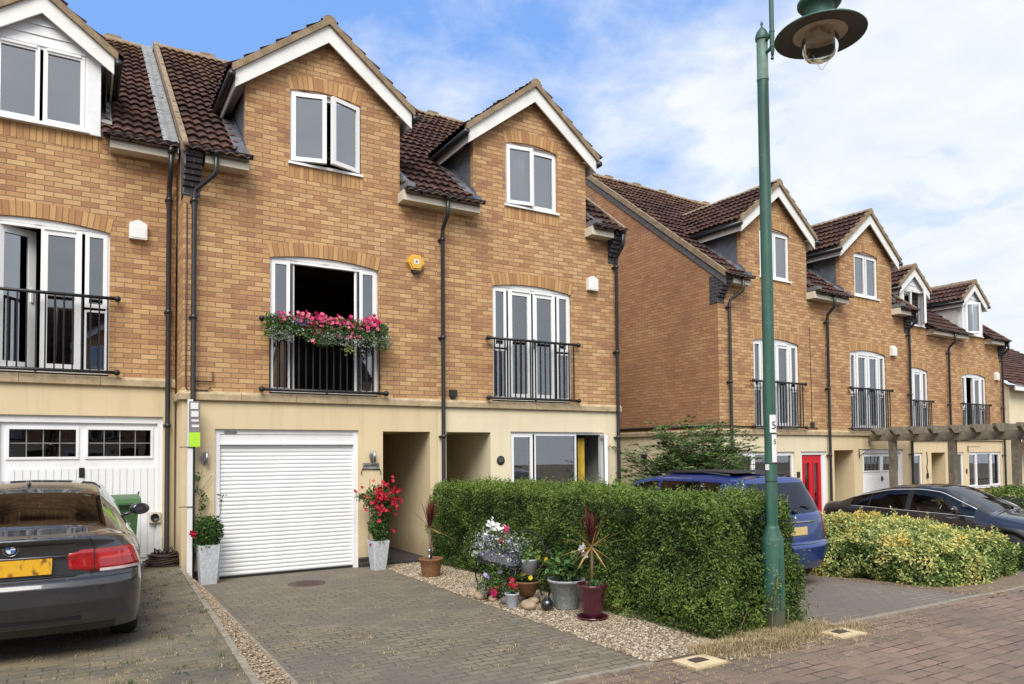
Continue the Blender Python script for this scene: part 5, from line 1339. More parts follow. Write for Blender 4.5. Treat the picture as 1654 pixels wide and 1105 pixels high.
mb = MB(); mb.ball((0, 1.55, 1.325), .06, (.3, 1.3, .6), 12); mb.build('aerial_fin', 'paintgrey', c1)

# -- blue people carrier, mostly behind the hedge
P2 = dict(L=4.26, W=1.79, s1=.46, s2=3.95, wheels=(.72, 3.38), ra=.35, rw=.315,
          zs=[(0, .26), (4, .24)], zm=[(0, .62), (4, .58)], zb=[(0, 1.00), (1, .98), (3.2, .90), (4.0, .80)], wb=[(0, .90), (.5, .93), (3.2, .90), (4.1, .75)],
          wm=[(0, .97), (.4, 1), (3.6, 1), (4.1, .9)], zr=[(0, 1.42), (.5, 1.475), (1.2, 1.50), (2.2, 1.49), (2.6, 1.42), (3.55, .95), (4.1, .82)],
          wr=[(0, .68), (.5, .70), (2.4, .68), (3.5, .80), (4.1, .7)], zt=[(0, 1.49), (.5, 1.535), (1.2, 1.58), (2.0, 1.575), (2.6, 1.47), (3.5, 1.0), (4.0, .88)],
          side=[(.78, 1.15), (1.17, 2.0), (2.06, 3.1)], screen=[(2.5, 3.45)], cabin=(.5, 3.3), seats=(1.2, 2.1), mirror=(2.95, .98),
          rear=[(.26, .10), (.36, .04), (.56, 0), (.60, .02), (.63, .085), (.92, .11), (.99, .12), (1.03, .15), (1.42, .36), (1.50, .42), (1.54, .46)],
          front=[(.25, 4.1), (.5, 4.22), (.7, 4.1), (.9, 3.95)])
c2, F2, _, sec2 = car('parked_car', 'bright blue people carrier parked behind the hedge', (7.10, -5.02, -.05), 0, 'paintblue', P2)
patch(F2, -.90, .90, lambda u: 1.02+.03*u*u, 1.44, .006, 40, 10).build('rear_window', 'carglass', c2)
ws = MB(); q = [F2(.1+.45*k/8, 1.06+.16*sin(PI*k/9)*.4, .03) for k in range(9)]; ws.tube(q, .010, 6); ws.ball(F2(.1, 1.05, .03), .035, n=8); ws.build('rear_wiper', 'ink', c2)
mb = MB(); yb = F2(0, .78)[1]-.02; mb.box(-.26, .26, yb, yb+.01, .73, .84); mb.build('number_plate', 'plate2', c2)
patch(F2, -.46, .46, .69, .90, .003, 20, 5).build('plate_recess', 'paintblue', c2)
line_on(F2, [(-.5, .905), (.5, .905)], .014, 'tailgate_strip', 'chrome', c2, .01)
for sg in (-1, 1):
    patch(F2, sg*.84, sg*1.06, .66, .99, .015, 10, 8, 1).build('tail_light', 'redlens', c2)
line_on(F2, [(-1.1, .605), (1.1, .605)], .006, 'bumper_seam', 'ink', c2, .002); line_on(F2, [(-.82, .64), (-.82, 1.0)], .004, 'shut_line', 'ink', c2, .002); line_on(F2, [(.82, .64), (.82, 1.0)], .004, 'shut_line', 'ink', c2, .002)
mb = MB(); mb.ball((0, yb+.02-.03, .955), .04, (1, .3, 1.2), 4); mb.build('tailgate_emblem', 'chrome', c2)
mb = MB()
for sg in (-1, 1): mb.tube([(sg*.56, .7, 1.545), (sg*.57, 1.2, 1.585), (sg*.56, 2.1, 1.565)], .014, 8)
mb.prism([(.7, 1.575), (1.1, 1.60), (2.0, 1.60), (2.1, 1.58)], lambda p_, q_, tt: (tt, p_, q_), -.45, .45); mb.build('roof_bars', 'ink', c2)
mb = MB(); mb.tube([(0, .85, 1.55), (0, .55, 1.78)], .004, 5); mb.build('aerial', 'ink', c2)

# -- black saloon, nose to the road
P3 = dict(L=4.75, W=1.80, s1=.45, s2=4.25, wheels=(.98, 3.78), ra=.36, rw=.325,
          zs=[(0, .26), (4.5, .22)], zm=[(0, .62), (4.5, .60)], zb=[(0, .93), (.5, .96), (1.2, .955), (3.0, .90), (3.6, .86), (4.5, .70)], wb=[(0, .80), (.5, .86), (1.5, .90), (3.3, .90), (4.5, .74)],
          wm=[(0, .95), (.45, .98), (1, 1), (3.8, 1), (4.5, .88)],
          zr=[(0, .98), (.45, 1.0), (1.0, 1.20), (1.6, 1.335), (2.2, 1.37), (2.6, 1.33), (3.45, .93), (4.5, .73)], wr=[(0, .70), (.45, .74), (1.4, .66), (2.5, .66), (3.45, .80), (4.5, .68)],
          zt=[(0, 1.01), (.45, 1.03), (1.0, 1.25), (1.6, 1.395), (2.15, 1.435), (2.55, 1.40), (3.45, .98), (4.0, .90), (4.5, .77)],
          side=[(.82, 1.22), (1.25, 1.98), (2.08, 3.22)], screen=[(.55, 1.45), (2.45, 3.42)], blackpil=[(1.98, 2.08)], cabin=(.7, 3.3), seats=(1.35, 2.25), mirror=(2.98, .98),
          rear=[(.26, .10), (.5, 0), (.65, .04), (.95, .08), (1.0, .12), (1.03, .45)], front=[(.22, 4.5), (.45, 4.66), (.6, 4.62), (.72, 4.5), (.78, 4.25)])
c3, F3, G3, sec3 = car('parked_car', 'black saloon with chrome window trim parked beyond the variegated bush', (13.1, -1.40, -.25), PI, 'paintblack', P3)
mb = MB()
for sg in (-1, 1):
    pts = [(.80, 0), (1.1, 1), (1.6, 1), (2.2, 1), (2.6, 1), (2.95, 1), (3.25, 1)]
    q = []
    for s in np.linspace(.82, 3.24, 26):
        se = sec3(float(s)); w_, z_ = se[9]; q.append((sg*(w_+.006), float(s), z_+.008))
    mb.tube(q, .011, 6); q = [(sg*(sec3(float(s))[6][0]+.002), float(s), sec3(float(s))[6][1]+.006) for s in np.linspace(.82, 3.24, 16)]; mb.tube(q, .006, 6)
mb.build('chrome_trim', simple('bright_trim', (.62, .62, .64), .25, .3, noise=.02), c3)
for sg in (-1, 1): patch(G3, sg*.70, sg*1.12, .60, lambda u: .73, .010, 14, 5, 1).build('headlight', 'headlens', c3)
mb = MB()
for x0_ in (.55, -.1): mb.tube([(x0_, 3.50, .985), (x0_-.55, 3.42, 1.015)], .008, 5)
mb.build('wiper', 'ink', c3)

# ------------------------------------------------------------------ pergola
pg = thing('pergola', 'weathered timber pergola with notched rafter ends behind the black car', 'pergola', (17.25, 0, 0))
for y in (-.15, -1.68, -3.1):
    mb = MB(); mb.box(-.075, .075, y-.075, y+.075, -.7, 2.09); mb.build('post', 'wood', pg)
for x in (0, 2.6):
    mb = MB(); mb.prism([(1.35, 2.28), (1.20, 2.08), (-7, 2.08), (-7, 2.28)] if x == 0 else [(3.4, 2.28), (3.4, 2.08), (-7, 2.08), (-7, 2.28)], lambda p, q, t: (t, p, q), x-.04, x+.04); mb.build('beam', 'wood', pg)
for y in (-6.9, 3.2):
    mb = MB(); mb.box(2.53, 2.67, y-.07, y+.07, -.7, 2.09); mb.build('post', 'wood', pg)
for k in range(15):
    y = 1.15-.50*k; mb = MB(); mb.prism([(-.42, 2.44), (-.42, 2.36), (-.30, 2.25), (3.0, 2.25), (3.0, 2.44)], lambda p, q, t: (p, t, q), y-.045, y+.045); mb.build('rafter', 'wood', pg)

# ------------------------------------------------------------------ things by the garage and on the drives
# wheelie bin
bn = thing('wheelie_bin', 'green wheelie bin standing between the grey car and the garage', 'bin', (-.83, -.15, zL(0, 0)-.02))
mb = MB(); v = [(-.20, -.24, .05), (.20, -.24, .05), (.20, .20, .05), (-.20, .20, .05), (-.25, -.32, .95), (.25, -.32, .95), (.25, .28, .95), (-.25, .28, .95)]
mb.add(v, [(0, 1, 5, 4), (1, 2, 6, 5), (2, 3, 7, 6), (3, 0, 4, 7), (0, 3, 2, 1), (4, 5, 6, 7)]); mb.box(-.27, .27, -.34, .30, .93, .97); mb.build('bin_body', 'bin', bn)
mb = MB(); mb.prism([(-.36, .965), (-.37, 1.0), (-.30, 1.05), (.20, 1.09), (.31, 1.05), (.31, .965)], lambda p, q, t: (t, p, q), -.28, .28); mb.box(-.2, .2, -.39, -.36, .975, 1.0); mb.build('lid', 'bin', bn)
mb = MB(); mb.tube([(-.24, .33, 1.05), (-.24, .37, 1.02), (.24, .37, 1.02), (.24, .33, 1.05)], .016, 8); mb.tube([(.27, .3, 1.0), (.29, .3, 1.12)], .012, 6); mb.build('lid_hinge', 'black', bn)
for sx in (-.25, .25):
    mb = MB(); mb.lathe([(0, -.02), (.10, -.02), (.10, .02), (0, .02)], (sx, .24, .10), 20, axis='x'); mb.build('wheel', 'rubber', bn)

# coiled hose
hs = MB(); r_ = random.Random(2)
for k in range(9):
    rr, z = .24-.015*k*r_.random(), .02+.019*k
    hs.tube([(cos(a)*rr*(1+.06*sin(3*a+k)), sin(a)*rr*.8*(1+.05*cos(2*a+k)), z+.012*sin(2*a+k)) for a in [2*PI*j/22 for j in range(23)]], .016, 6)
for k in range(7): a = r_.uniform(0, 6.28); hs.tube([(cos(a)*.15, sin(a)*.12, .14), (cos(a+.4)*.12, sin(a+.4)*.1, .22+.05*r_.random()), (cos(a+.9)*.05, sin(a+.9)*.05, .16)], .010, 5)
o = hs.build('coiled_hose', simple('dark_brown_hose', (.045, .026, .020), .6, noise=.4, scale=20)); o.location = (-.20, .30, zL(0, .3)); tag(o, 'heap of dark brown coiled hose at the foot of the left downpipe', 'hose')

# estate agent board, seen nearly edge on
sb = thing('sign_board', 'narrow white post with a grey and lime green sign board beside the roller door', 'sign board', (.085, -.20, gz(.1, -.1)))
mb = MB(); mb.box(-.035, .035, -.03, .03, -.05, 2.52); mb.build('post', 'signwhite', sb)
mb = MB(); mb.box(-.02, .125, -.05, -.035, 1.84, 2.49); b_ = mb.build('board', 'signgrey', sb)
mb = MB(); 
for k, (z, h) in enumerate(((2.38, .09), (2.27, .08), (2.20, .03), (2.12, .035))):
    mb.box(.0+.006*k, .10+.004*k, -.0545, -.05, z, z+h)
mb.build('blank_white_stripes', 'signwhite', b_)
mb = MB(); mb.box(-.018, .128, -.056, -.05, 1.84, 2.045); mb.build('lime_panel', 'sticker', b_)
for z in (1.83, .98): mb = MB(); mb.box(-.14, .06, -.04, -.028, z, z+.012); mb.build('metal_strap', 'rust', sb)

# manhole and cast markers
mb = MB(); mb.lathe([(0, .006), (.22, .006), (.225, .004)], (0, 0, 0), 36)
for k in range(-5, 6):
    for j in range(-5, 6):
        if k*k+j*j < 24: mb.box(k*.038-.010, k*.038+.010, j*.038-.010, j*.038+.010, .006, .009)
mb.lathe([(.225, .0035), (.262, .004), (.265, .0)], (0, 0, 0), 36)
o = mb.build('manhole_cover', 'rust'); o.location = (1.54, -1.0, .0); tag(o, 'round rusty manhole cover in front of the white roller door', 'manhole cover')
for (x, y, a, lb) in ((3.36, -6.86, .02, 'pale cast utility marker slab in the paving at the gravel corner'), (5.28, -6.90, -.03, 'pale cast utility marker slab right of the lamp post')):
    t = thing('utility_marker', lb, 'marker slab', (x, y, gz(x, y)), a, 'cast marker slabs in the pavement')
    mb = MB(); mb.box(-.19, .19, -.13, .15, -.05, .018); mb.build('slab', 'marker', t)
    mb = MB(); mb.box(-.085, .085, -.02, .07, .016, .022); mb.box(-.07, .07, .075, .095, .016, .021); mb.build('iron_flap', 'rust', t)

def pot(mb, prof, n=28, sq=False, wob=None):
    mb.lathe(prof, (0, 0, 0), n, wob=wob)
def cordyline(t, h, n, ln, lean=0., deadn=8, spread=.75, zbase=.0):
    mb = MB(); mb.tube([(0, 0, zbase), (lean*.4, 0, zbase+h*.5), (lean, 0, zbase+h)], [.020, .017, .014], 8); mb.build('trunk', 'stem', t)
    def blades(m, lo, hi, L, w0, droop, mt, nm):
        V, F, T = [], [], []
        for k in range(m):
            a = random.uniform(0, 2*PI); el = R(random.uniform(lo, hi)); l = L*random.uniform(.65, 1.1); d = np.array([cos(a)*cos(el), sin(a)*cos(el), sin(el)]); s = np.array([-sin(a), cos(a), 0]); o = len(V); tt = random.random()
            b0 = np.array([lean, 0, zbase+h-.03*random.random()])
            for j, u in enumerate((0, .3, .65, 1)):
                p_ = b0+d*l*u-np.array([0, 0, droop*l*u*u]); w = w0*(.7, 1, .75, .05)[j]
                V += [p_-s*w, p_+s*w+0]; T += [tt, tt]
            for j in range(3): F += [(o+2*j, o+2*j+1, o+2*j+3), (o+2*j, o+2*j+3, o+2*j+2)]
        raw_mesh(nm, V, F, mt, t, T)
    blades(n, 64, 89, ln, .010, .03, 'cordy', 'red_leaves'); blades(n//4, 8, 55, ln*.95, .007, .10, 'dead' if n == 44 else 'cordy', 'side_leaves')
    if deadn: blades(deadn, -48, 20, ln*.85, .010, .10, 'dead', 'dying_leaves')

def bush_in(t, n, c, r, sc, ln, wd, mt='plant', nm='foliage', tint=None, shell=.5):
    d = unit(rng.normal(0, 1, (n, 3))); rad = r*(shell+(1-shell)*rng.uniform(0, 1, (n, 1))); P = np.array(c)+d*rad*np.array(sc)
    return leaves(nm, P, d, ln, wd, mt, t, np.clip(rng.normal(.5, .22, n), 0, 1) if tint is None else tint)
def square_pot(t, w0, w1, h):
    mb = MB(); a, b = w0/2, w1/2; r = .018
    def ringp(s, z): return [(x*1., y*1., z) for x, y in ((-s+r, -s), (s-r, -s), (s, -s+r), (s, s-r), (s-r, s), (-s+r, s), (-s, s-r), (-s, -s+r))]
    L = [ringp(a, 0), ringp(b, h), ringp(b-.02, h), ringp(b-.03, h-.04)]; V = sum(L, [])
    mb.add(V, [(8*i+k, 8*i+(k+1) % 8, 8*i+8+(k+1) % 8, 8*i+8+k) for i in range(3) for k in range(8)]+[tuple(range(7, -1, -1))]); mb.build('pot', 'potgrey', t)
    mb = MB(); mb.box(-b+.03, b-.03, -b+.03, b-.03, h-.08, h-.04); mb.build('soil', 'soil', t)
def vine(t, paths, mt='stem', r=.004): 
    mb = MB()
    for p in paths: mb.tube(p, r, 5)
    mb.build('stems', mt, t)
# tall pot left of the garage door
pA = thing('potted_plant', 'tall pale square pot with climbing green plant left of the roller door', 'potted plant', (.335, -.20, 0), .06)
square_pot(pA, .22, .30, .56)
bush_in(pA, 1500, (0, 0, .74), .20, (1.0, .75, 1.15), .055, .030); bush_in(pA, 260, (-.02, -.02, .56), .22, (.9, .6, .35), .05, .026, shell=.2)
P = []; 
for k in range(70):
    u = k/70; P.append((-.12+.10*sin(u*5)+rng.normal(0, .02)+(.18*max(0, u-.72)*3), .15+rng.normal(0, .02), .95+.62*u+rng.normal(0, .02)))
P += [(.19+rng.normal(0, .02), .02, 1.13+.14*rng.uniform()) for k in range(12)]
leaves('climbing_leaves', P, np.tile((0, -1, .2), (len(P), 1)), .06, .03, 'plant', pA); vine(pA, [[(-.05, .05, .8), (-.10, .14, 1.1), (-.05, .15, 1.35), (.08, .15, 1.55)], [(.1, .03, .8), (.17, .02, 1.0), (.2, .01, 1.25)]])
petals('red_flower', [(-.23, -.12, .72), (-.215, -.13, .745), (-.24, -.12, .75)], .05, 'redfl', pA)
# tall pot with red climber right of the garage door
pB = thing('potted_plant', 'tall pale square pot with a mass of scarlet flowers between roller door and alley', 'potted plant', (2.86, -.34, 0), .05)
square_pot(pB, .20, .29, .46)
bush_in(pB, 900, (.0, 0, .68), .17, (1, .8, 1.3), .055, .028); bush_in(pB, 1100, (.03, .03, 1.10), .27, (1, .65, .95), .055, .028, shell=.3); bush_in(pB, 160, (-.24, .05, 1.17), .10, (1.3, .6, .7), .045, .022, shell=.2)
bush_in(pB, 150, (.02, -.05, .47), .12, (.8, .8, .9), .05, .025, shell=.2)
C_ = [(rng.normal(.06, .13), -.14+rng.uniform(-.06, .06), rng.normal(1.2, .11)) for k in range(80)]+[(rng.normal(.24, .05), -.1, rng.normal(1.12, .10)) for k in range(24)]+[(rng.normal(-.08, .06), -.15, rng.normal(.98, .08)) for k in range(14)]+[(-.42, -.06, 1.27), (-.40, -.06, 1.25), (-.29, -.1, 1.0), (-.2, -.15, .42), (.2, -.1, .62), (.22, -.1, .60)]
petals('red_flowers', C_, .032, 'redfl', pB)
vine(pB, [[(0, 0, .5), (-.02, .02, .9), (.05, .04, 1.3)], [(0, 0, .5), (-.1, .02, .95), (-.3, .0, 1.2), (-.42, -.05, 1.27)], [(.02, 0, .5), (.1, .02, .9), (.25, .02, 1.2)]])
mb = MB()
for dx in (-.1, .1): mb.tube([(dx*1.2, .1, .4), (dx, .1, 1.45)], .005, 5)
mb.build('support_cane', 'stem', pB)
# wicker pot with small cordyline
pC = thing('potted_plant', 'brown ribbed basket pot with dark red spiky palm at the alley entrance', 'potted plant', (3.27, -1.46, .0))
mb = MB(); pot(mb, [(0, 0), (.125, 0), (.13, .02), (.145, .12), (.165, .23), (.185, .255), (.19, .275), (.175, .28), (.165, .27), (.16, .23)], 48, wob=lambda t: .018*sin(t*16)); mb.build('pot', 'wicker', pC)
mb = MB(); mb.disc((0, 0, .24), .16); mb.build('soil', 'soil', pC)
cordyline(pC, .52, 46, .46, deadn=4, zbase=.22, lean=-.02)
mb = MB(); mb.tube([(-.06, -.08, .2), (-.06, -.08, .36)], .012, 8); mb.lathe([(.0, .43), (.028, .425), (.034, .40), (.02, .37), (.014, .34)], (-.06, -.08, 0), 14); mb.build('solar_light', 'chrome', pC)
# maroon pot with large cordyline
pD = thing('potted_plant', 'glossy maroon pot with red and straw coloured spiky palm on the gravel', 'potted plant', (3.60, -5.00, gz(3.6, -5)+.004))
mb = MB(); pot(mb, [(0, .02), (.105, .02), (.112, .04), (.125, .14), (.150, .28), (.163, .335), (.174, .345), (.176, .375), (.165, .385), (.155, .37), (.15, .33)], 40); mb.build('pot', 'potpurple', pD)
mb = MB(); pot(mb, [(0, .0), (.15, .0), (.168, .012), (.172, .03), (.162, .03), (.15, .015), (0, .014)], 36); mb.build('saucer', 'potpurple', pD)
mb = MB(); mb.disc((0, 0, .345), .155); mb.build('soil', 'soil', pD)
cordyline(pD, .47, 44, .46, deadn=16, zbase=.34)
bush_in(pD, 160, (.02, -.02, .37), .12, (1, 1, .5), .04, .02, shell=.2)
# grey fluted pot with hydrangea
pE = thing('potted_plant', 'large grey fluted pot with white headed green plant beside the maroon pot', 'potted plant', (3.66, -4.42, gz(3.6, -4.4)+.004))
mb = MB(); pot(mb, [(0, 0), (.125, 0), (.13, .02), (.20, .31), (.215, .315), (.222, .335), (.215, .35), (.195, .345), (.19, .30)], 64, wob=lambda t: .035*abs(sin(t*9))); mb.build('pot', 'potgalv', pE)
mb = MB(); mb.disc((0, 0, .31), .19); mb.build('soil', 'soil', pE)
bush_in(pE, 420, (0, 0, .50), .20, (1.05, .8, .8), .085, .05, shell=.3, tint=rng.uniform(.3, .9, 420))
C_ = [(.13+rng.normal(0, .022), -.14+rng.normal(0, .02), .70+rng.normal(0, .018)) for k in range(34)]+[(.19+rng.normal(0, .016), -.12, .63+rng.normal(0, .014)) for k in range(12)]
petals('white_flower_head', C_, .02, 'whitefl', pE)
vine(pE, [[(0, 0, .35), (.06, -.06, .55), (.13, -.13, .69)], [(0, 0, .35), (-.08, -.05, .6)]])
# brown bowl
pF = thing('potted_plant', 'brown basket bowl with yellow flowers under the plant stand', 'potted plant', (3.42, -3.92, .0))
mb = MB(); pot(mb, [(0, .10), (.07, .10), (.11, .14), (.165, .26), (.175, .27), (.172, .285), (.155, .28)], 36, wob=lambda t: .01*sin(t*20)); mb.build('pot', 'wicker', pF)
mb = MB(); mb.tube([(-.0, 0, 0), (0, 0, .12)], .02, 8); mb.lathe([(0, .0), (.09, .0), (.08, .012)], n=16); mb.disc((0, 0, .265), .16); mb.build('foot', 'iron', pF)
bush_in(pF, 260, (.03, 0, .36), .14, (1.15, .8, .8), .045, .022, shell=.2, tint=rng.uniform(.5, 1, 260))
petals('yellow_flowers', [(-.03, -.14, .34), (-.05, -.14, .33), (.08, -.12, .56), (.09, -.12, .57), (.22, -.1, .53), (.225, -.1, .54), (-.10, -.1, .38), (.0, -.12, .4)], .034, 'yellowfl', pF)
vine(pF, [[(.03, -.05, .3), (.08, -.12, .56)], [(.05, -.05, .3), (.22, -.1, .53)]], 'stem', .003)
# small pale pot with red flowers
pG = thing('potted_plant', 'small pale grey pot with red bedding flowers at the driveway edge', 'potted plant', (3.15, -4.02, 0))
mb = MB(); pot(mb, [(0, 0), (.062, 0), (.066, .01), (.083, .155), (.088, .16), (.088, .175), (.08, .175), (.078, .15)], 28); mb.build('pot', 'potlight', pG)
bush_in(pG, 130, (0, 0, .20), .08, (1, 1, .8), .035, .018, shell=.2); petals('red_flowers', [(rng.normal(0, .035), -.03+rng.normal(0, .03), .23+abs(rng.normal(0, .05))) for k in range(22)]+[(-.04, -.02, .33), (-.035, -.02, .35)], .02, 'redfl', pG)
# petunia clump in terracotta
pH = thing('potted_plant', 'trailing petunias in a small terracotta pot among the cobbles', 'potted plant', (3.22, -3.45, 0))
mb = MB(); pot(mb, [(0, 0), (.075, 0), (.105, .15), (.112, .155), (.112, .18), (.1, .18)], 24); mb.build('pot', 'terracotta', pH)
bush_in(pH, 900, (0, 0, .20), .22, (1, 1, .85), .04, .022, shell=.3); petals('petunias', [(-.10, -.18, .12), (-.095, -.185, .115)], .05, 'pinkfl', pH, n=7); petals('lilac_flowers', [(-.17, -.1, .33), (-.15, -.12, .31), (.02, -.16, .38), (.0, -.17, .37)], .035, 'purplefl', pH)
bush_in(pH, 90, (-.20, -.12, .14), .09, (.6, .6, 1.2), .03, .014, 'silver', 'trailing_silver_leaves', shell=.1)
mb = MB(); mb.ball((0, 0, .075), .078, (1, 1, 1), 20); mb.lathe([(.03, .14), (.034, .15), (.03, .158)], n=16); o = mb.build('glazed_ball', 'blackglass'); o.location = (3.40, -4.40, .0); tag(o, 'shiny black glazed ball ornament on the gravel left of the fluted pot', 'ornament')

# black iron plant stand with troughs
ps = thing('plant_stand', 'black wrought iron plant stand in front of the hedge', 'plant stand', (3.25, -3.45, 0))
mb = MB(); y0, y1 = .52, -.50; zt_ = .43
for y in (y0, y1):
    for x in (0, .45):
        mb = MB(); mb.tube([(x-.0, y, 0), (x+.03, y, .10), (x, y, .2), (x-.02, y, .32), (x, y, zt_)], .010, 6); mb.build('leg', 'iron', ps)
mb = MB(); mb.tube([(0, y0, zt_), (0, y1, zt_), (.45, y1, zt_), (.45, y0, zt_), (0, y0, zt_)], .012, 6)
for k in range(1, 9): mb.tube([(.05*k, y0, zt_), (.05*k, y1, zt_)], .006, 5)
mb.build('shelf', 'iron', ps)
mb = MB(); 
for x in (0.0, .45):
    mb.tube([(x, y1-.02, zt_), (x, y1-.12, zt_+.07), (x, y1-.09, zt_+.18), (x, y1+.05, zt_+.25), (x, y1+.14, zt_+.24)], .011, 6)
    mb.tube([(x, y1, zt_), (x, y1+.16, zt_-.10), (x, y1+.20, zt_-.26), (x, y1+.10, zt_-.38), (x, y1+.02, 0)], .010, 6)
mb.tube([(.45, y0, zt_), (.5, y0*.5, zt_+.34), (.5, 0, zt_+.40), (.5, y1*.6, zt_+.34), (.45, y1, zt_+.1)], .011, 6); mb.build('scrolls', 'iron', ps)
tr = thing('flower_trough', 'pale trough overflowing with white and lilac flowers on the iron stand', 'flower trough', (3.36, -3.42, .445))
mb = MB(); v = [(-.07, -.36, 0), (.07, -.36, 0), (.07, .36, 0), (-.07, .36, 0), (-.10, -.40, .13), (.10, -.40, .13), (.10, .40, .13), (-.10, .40, .13)]
mb.add(v, [(0, 1, 5, 4), (1, 2, 6, 5), (2, 3, 7, 6), (3, 0, 4, 7), (0, 3, 2, 1)]); mb.build('trough', 'potlight', tr)
P = np.stack([rng.normal(-.02, .12, 1500), rng.uniform(-.55, .52, 1500), .20+rng.normal(0, .09, 1500)], 1); leaves('foliage', P, P-np.array([0, 0, .1]), .04, .018, 'silver', tr)
P = np.stack([rng.normal(-.02, .10, 700), rng.uniform(-.5, .5, 700), .24+rng.normal(0, .08, 700)], 1); leaves('green_foliage', P, P, .045, .022, 'plant', tr)
C_ = []
for k in range(60): u = rng.uniform(); C_.append((-.10+rng.normal(0, .03), .52-.66*u+rng.normal(0, .03), .06+.42*min(1, u*1.6)+rng.normal(0, .03)))
for k in range(26): C_.append((-.08+rng.normal(0, .03), -.05+rng.normal(0, .10), .44+rng.normal(0, .02)))
petals('white_flowers', C_, .026, 'whitefl', tr)
petals('lilac_flowers', [(-.12+rng.normal(0, .03), rng.uniform(-.5, .4), .05+.3*rng.uniform()) for k in range(150)], .013, 'purplefl', tr)
petals('pale_flowers', [(-.12+rng.normal(0, .04), rng.uniform(-.6, .35), .08+.32*rng.uniform()) for k in range(130)], .011, 'whitefl', tr)
petals('scarlet_flower', [(-.13+rng.normal(0, .008), -.22+rng.normal(0, .012), .29+rng.normal(0, .012)) for k in range(14)], .024, 'redfl', tr)
petals('crimson_flowers', [(-.05, -.18+rng.normal(0, .035), .42+rng.normal(0, .035)) for k in range(22)], .02, 'pinkfl', tr)
gp = thing('potted_plant', 'pale grey bucket pot with lime green leaves at the right end of the iron stand', 'potted plant', (3.42, -3.98, .385))
mb = MB(); pot(mb, [(0, -.02), (.075, -.02), (.115, .15), (.12, .155), (.12, .17), (.105, .165)], 28); mb.build('pot', 'potlight', gp)
bush_in(gp, 200, (0, 0, .20), .13, (1.2, 1.1, .5), .05, .03, tint=rng.uniform(.7, 1, 200), shell=.2)
# cobbles
rr = random.Random(9)
CB = [((3.17, -2.98), .085, 'pale round cobble at the left leg of the iron stand'), ((3.07, -3.16), .07, 'small tan cobble left of the flat cobble'), ((3.07, -3.38), .11, 'broad flat tan cobble by the driveway edge'), ((3.14, -3.56), .075, 'brown cobble in front of the terracotta pot'),
      ((3.20, -3.82), .10, 'grey brown cobble left of the small pale pot'), ((3.27, -4.20), .12, 'smooth sand coloured cobble right of the small pale pot'), ((3.48, -3.95), .10, 'mossy green brown cobble behind the sand coloured one'), ((3.62, -4.02), .10, 'grey cobble behind the black ball')]
for k, ((x, y), s, lb) in enumerate(CB):
    mb = MB(); mb.ball((0, 0, s*.42), s, (.75, 1.05, .52), 18); o = mb.build('cobble', 'pebbled' if k in (4, 7) else 'pebble'); o.location = (x, y, 0); o.rotation_euler = (0, rr.uniform(-.1, .1), rr.uniform(-.5, .5)); tag(o, lb, 'cobble', 'cobbles edging the gravel bed')
# weed in front of lamp
wd_ = thing('tall_weed', 'tall thin green weed growing against the lamp post base', 'weed', (4.55, -6.62, 0))
mb = MB(); mb.tube([(0, 0, 0), (.03, 0, .2), (.08, .0, .42), (.12, 0, .58)], .006, 5); mb.tube([(.25, 0, 0), (.27, 0, .25)], .004, 5); mb.build('stem', 'stem', wd_)
P = [(.03+.12*u+rng.normal(0, .022), rng.normal(0, .02), .25+.36*u) for u in rng.uniform(0, 1, 80)]; leaves('foliage', P, np.tile((0, -1, .3), (80, 1)), .04, .02, 'shrub', wd_)

# flower boxes on the balcony rail of house 2
fb = thing('flower_box', 'balcony flower box spilling pink and red petunias over the railing', 'flower box', (0, -.13, 0))
for a, b in ((1.14, 1.78), (1.80, 2.44), (2.46, 3.10)):
    mb = MB(); mb.box(a+.03, b-.03, -.13, .02, 3.70, 3.86); mb.build('trough', 'furn', fb)
n = 3600; x = rng.uniform(1.10, 3.04, n); hang = .14+.14*np.abs(np.sin(x*2.6))+.08*np.sin(x*7)
P = np.stack([x, -.13-np.abs(rng.normal(0, .05, n)), 3.93-(hang+.10)*rng.uniform(0, 1, n)**1.1+rng.uniform(0, .06, n)], 1)
leaves('foliage', P, np.tile((0, -1, .3), (n, 1)), .045, .022, 'plant', fb, np.clip(.35+.5*rng.uniform(0, 1, n), 0, 1))
n = 900; x = np.concatenate([rng.uniform(1.12, 1.5, 300), rng.uniform(1.9, 3.1, 600)]); P = np.stack([x, -.17-np.abs(rng.normal(0, .04, n)), 3.72-.16*rng.uniform(0, 1, n)], 1); leaves('silver_foliage', P, np.tile((0, -1, .2), (n, 1)), .035, .018, 'silver', fb)
C_ = [(float(q), -.19+rng.normal(0, .03), 3.93+rng.normal(0, .055)) for q in np.concatenate([rng.normal(1.40, .08, 16), rng.normal(1.85, .14, 56), rng.normal(2.25, .15, 44), rng.normal(2.72, .10, 44)])]+[(rng.uniform(1.7, 2.6), -.2, 3.78+rng.normal(0, .07)) for k in range(20)]+[(1.80, -.22, 3.60), (1.82, -.22, 3.57)]
petals('pink_flowers', C_, .034, 'pinkfl', fb)
petals('red_flowers', [(rng.uniform(1.3, 2.9), -.2, 3.92+rng.normal(0, .05)) for k in range(9)], .028, 'redfl', fb); petals('purple_flowers', [(rng.normal(1.62, .07), -.2, 3.88+rng.normal(0, .04)) for k in range(26)], .03, 'purplefl', fb)
petals('white_flowers', [(rng.uniform(1.15, 3.1), -.2, 3.72+rng.normal(0, .05)) for k in range(90)], .012, 'whitefl', fb)
P = [(2.40+rng.normal(0, .05), -.18, 3.52+rng.normal(0, .06)) for k in range(40)]; leaves('trailing_ivy', P, np.tile((0, -1, 0), (40, 1)), .05, .035, 'varieg', fb, rng.uniform(.45, .8, 40))
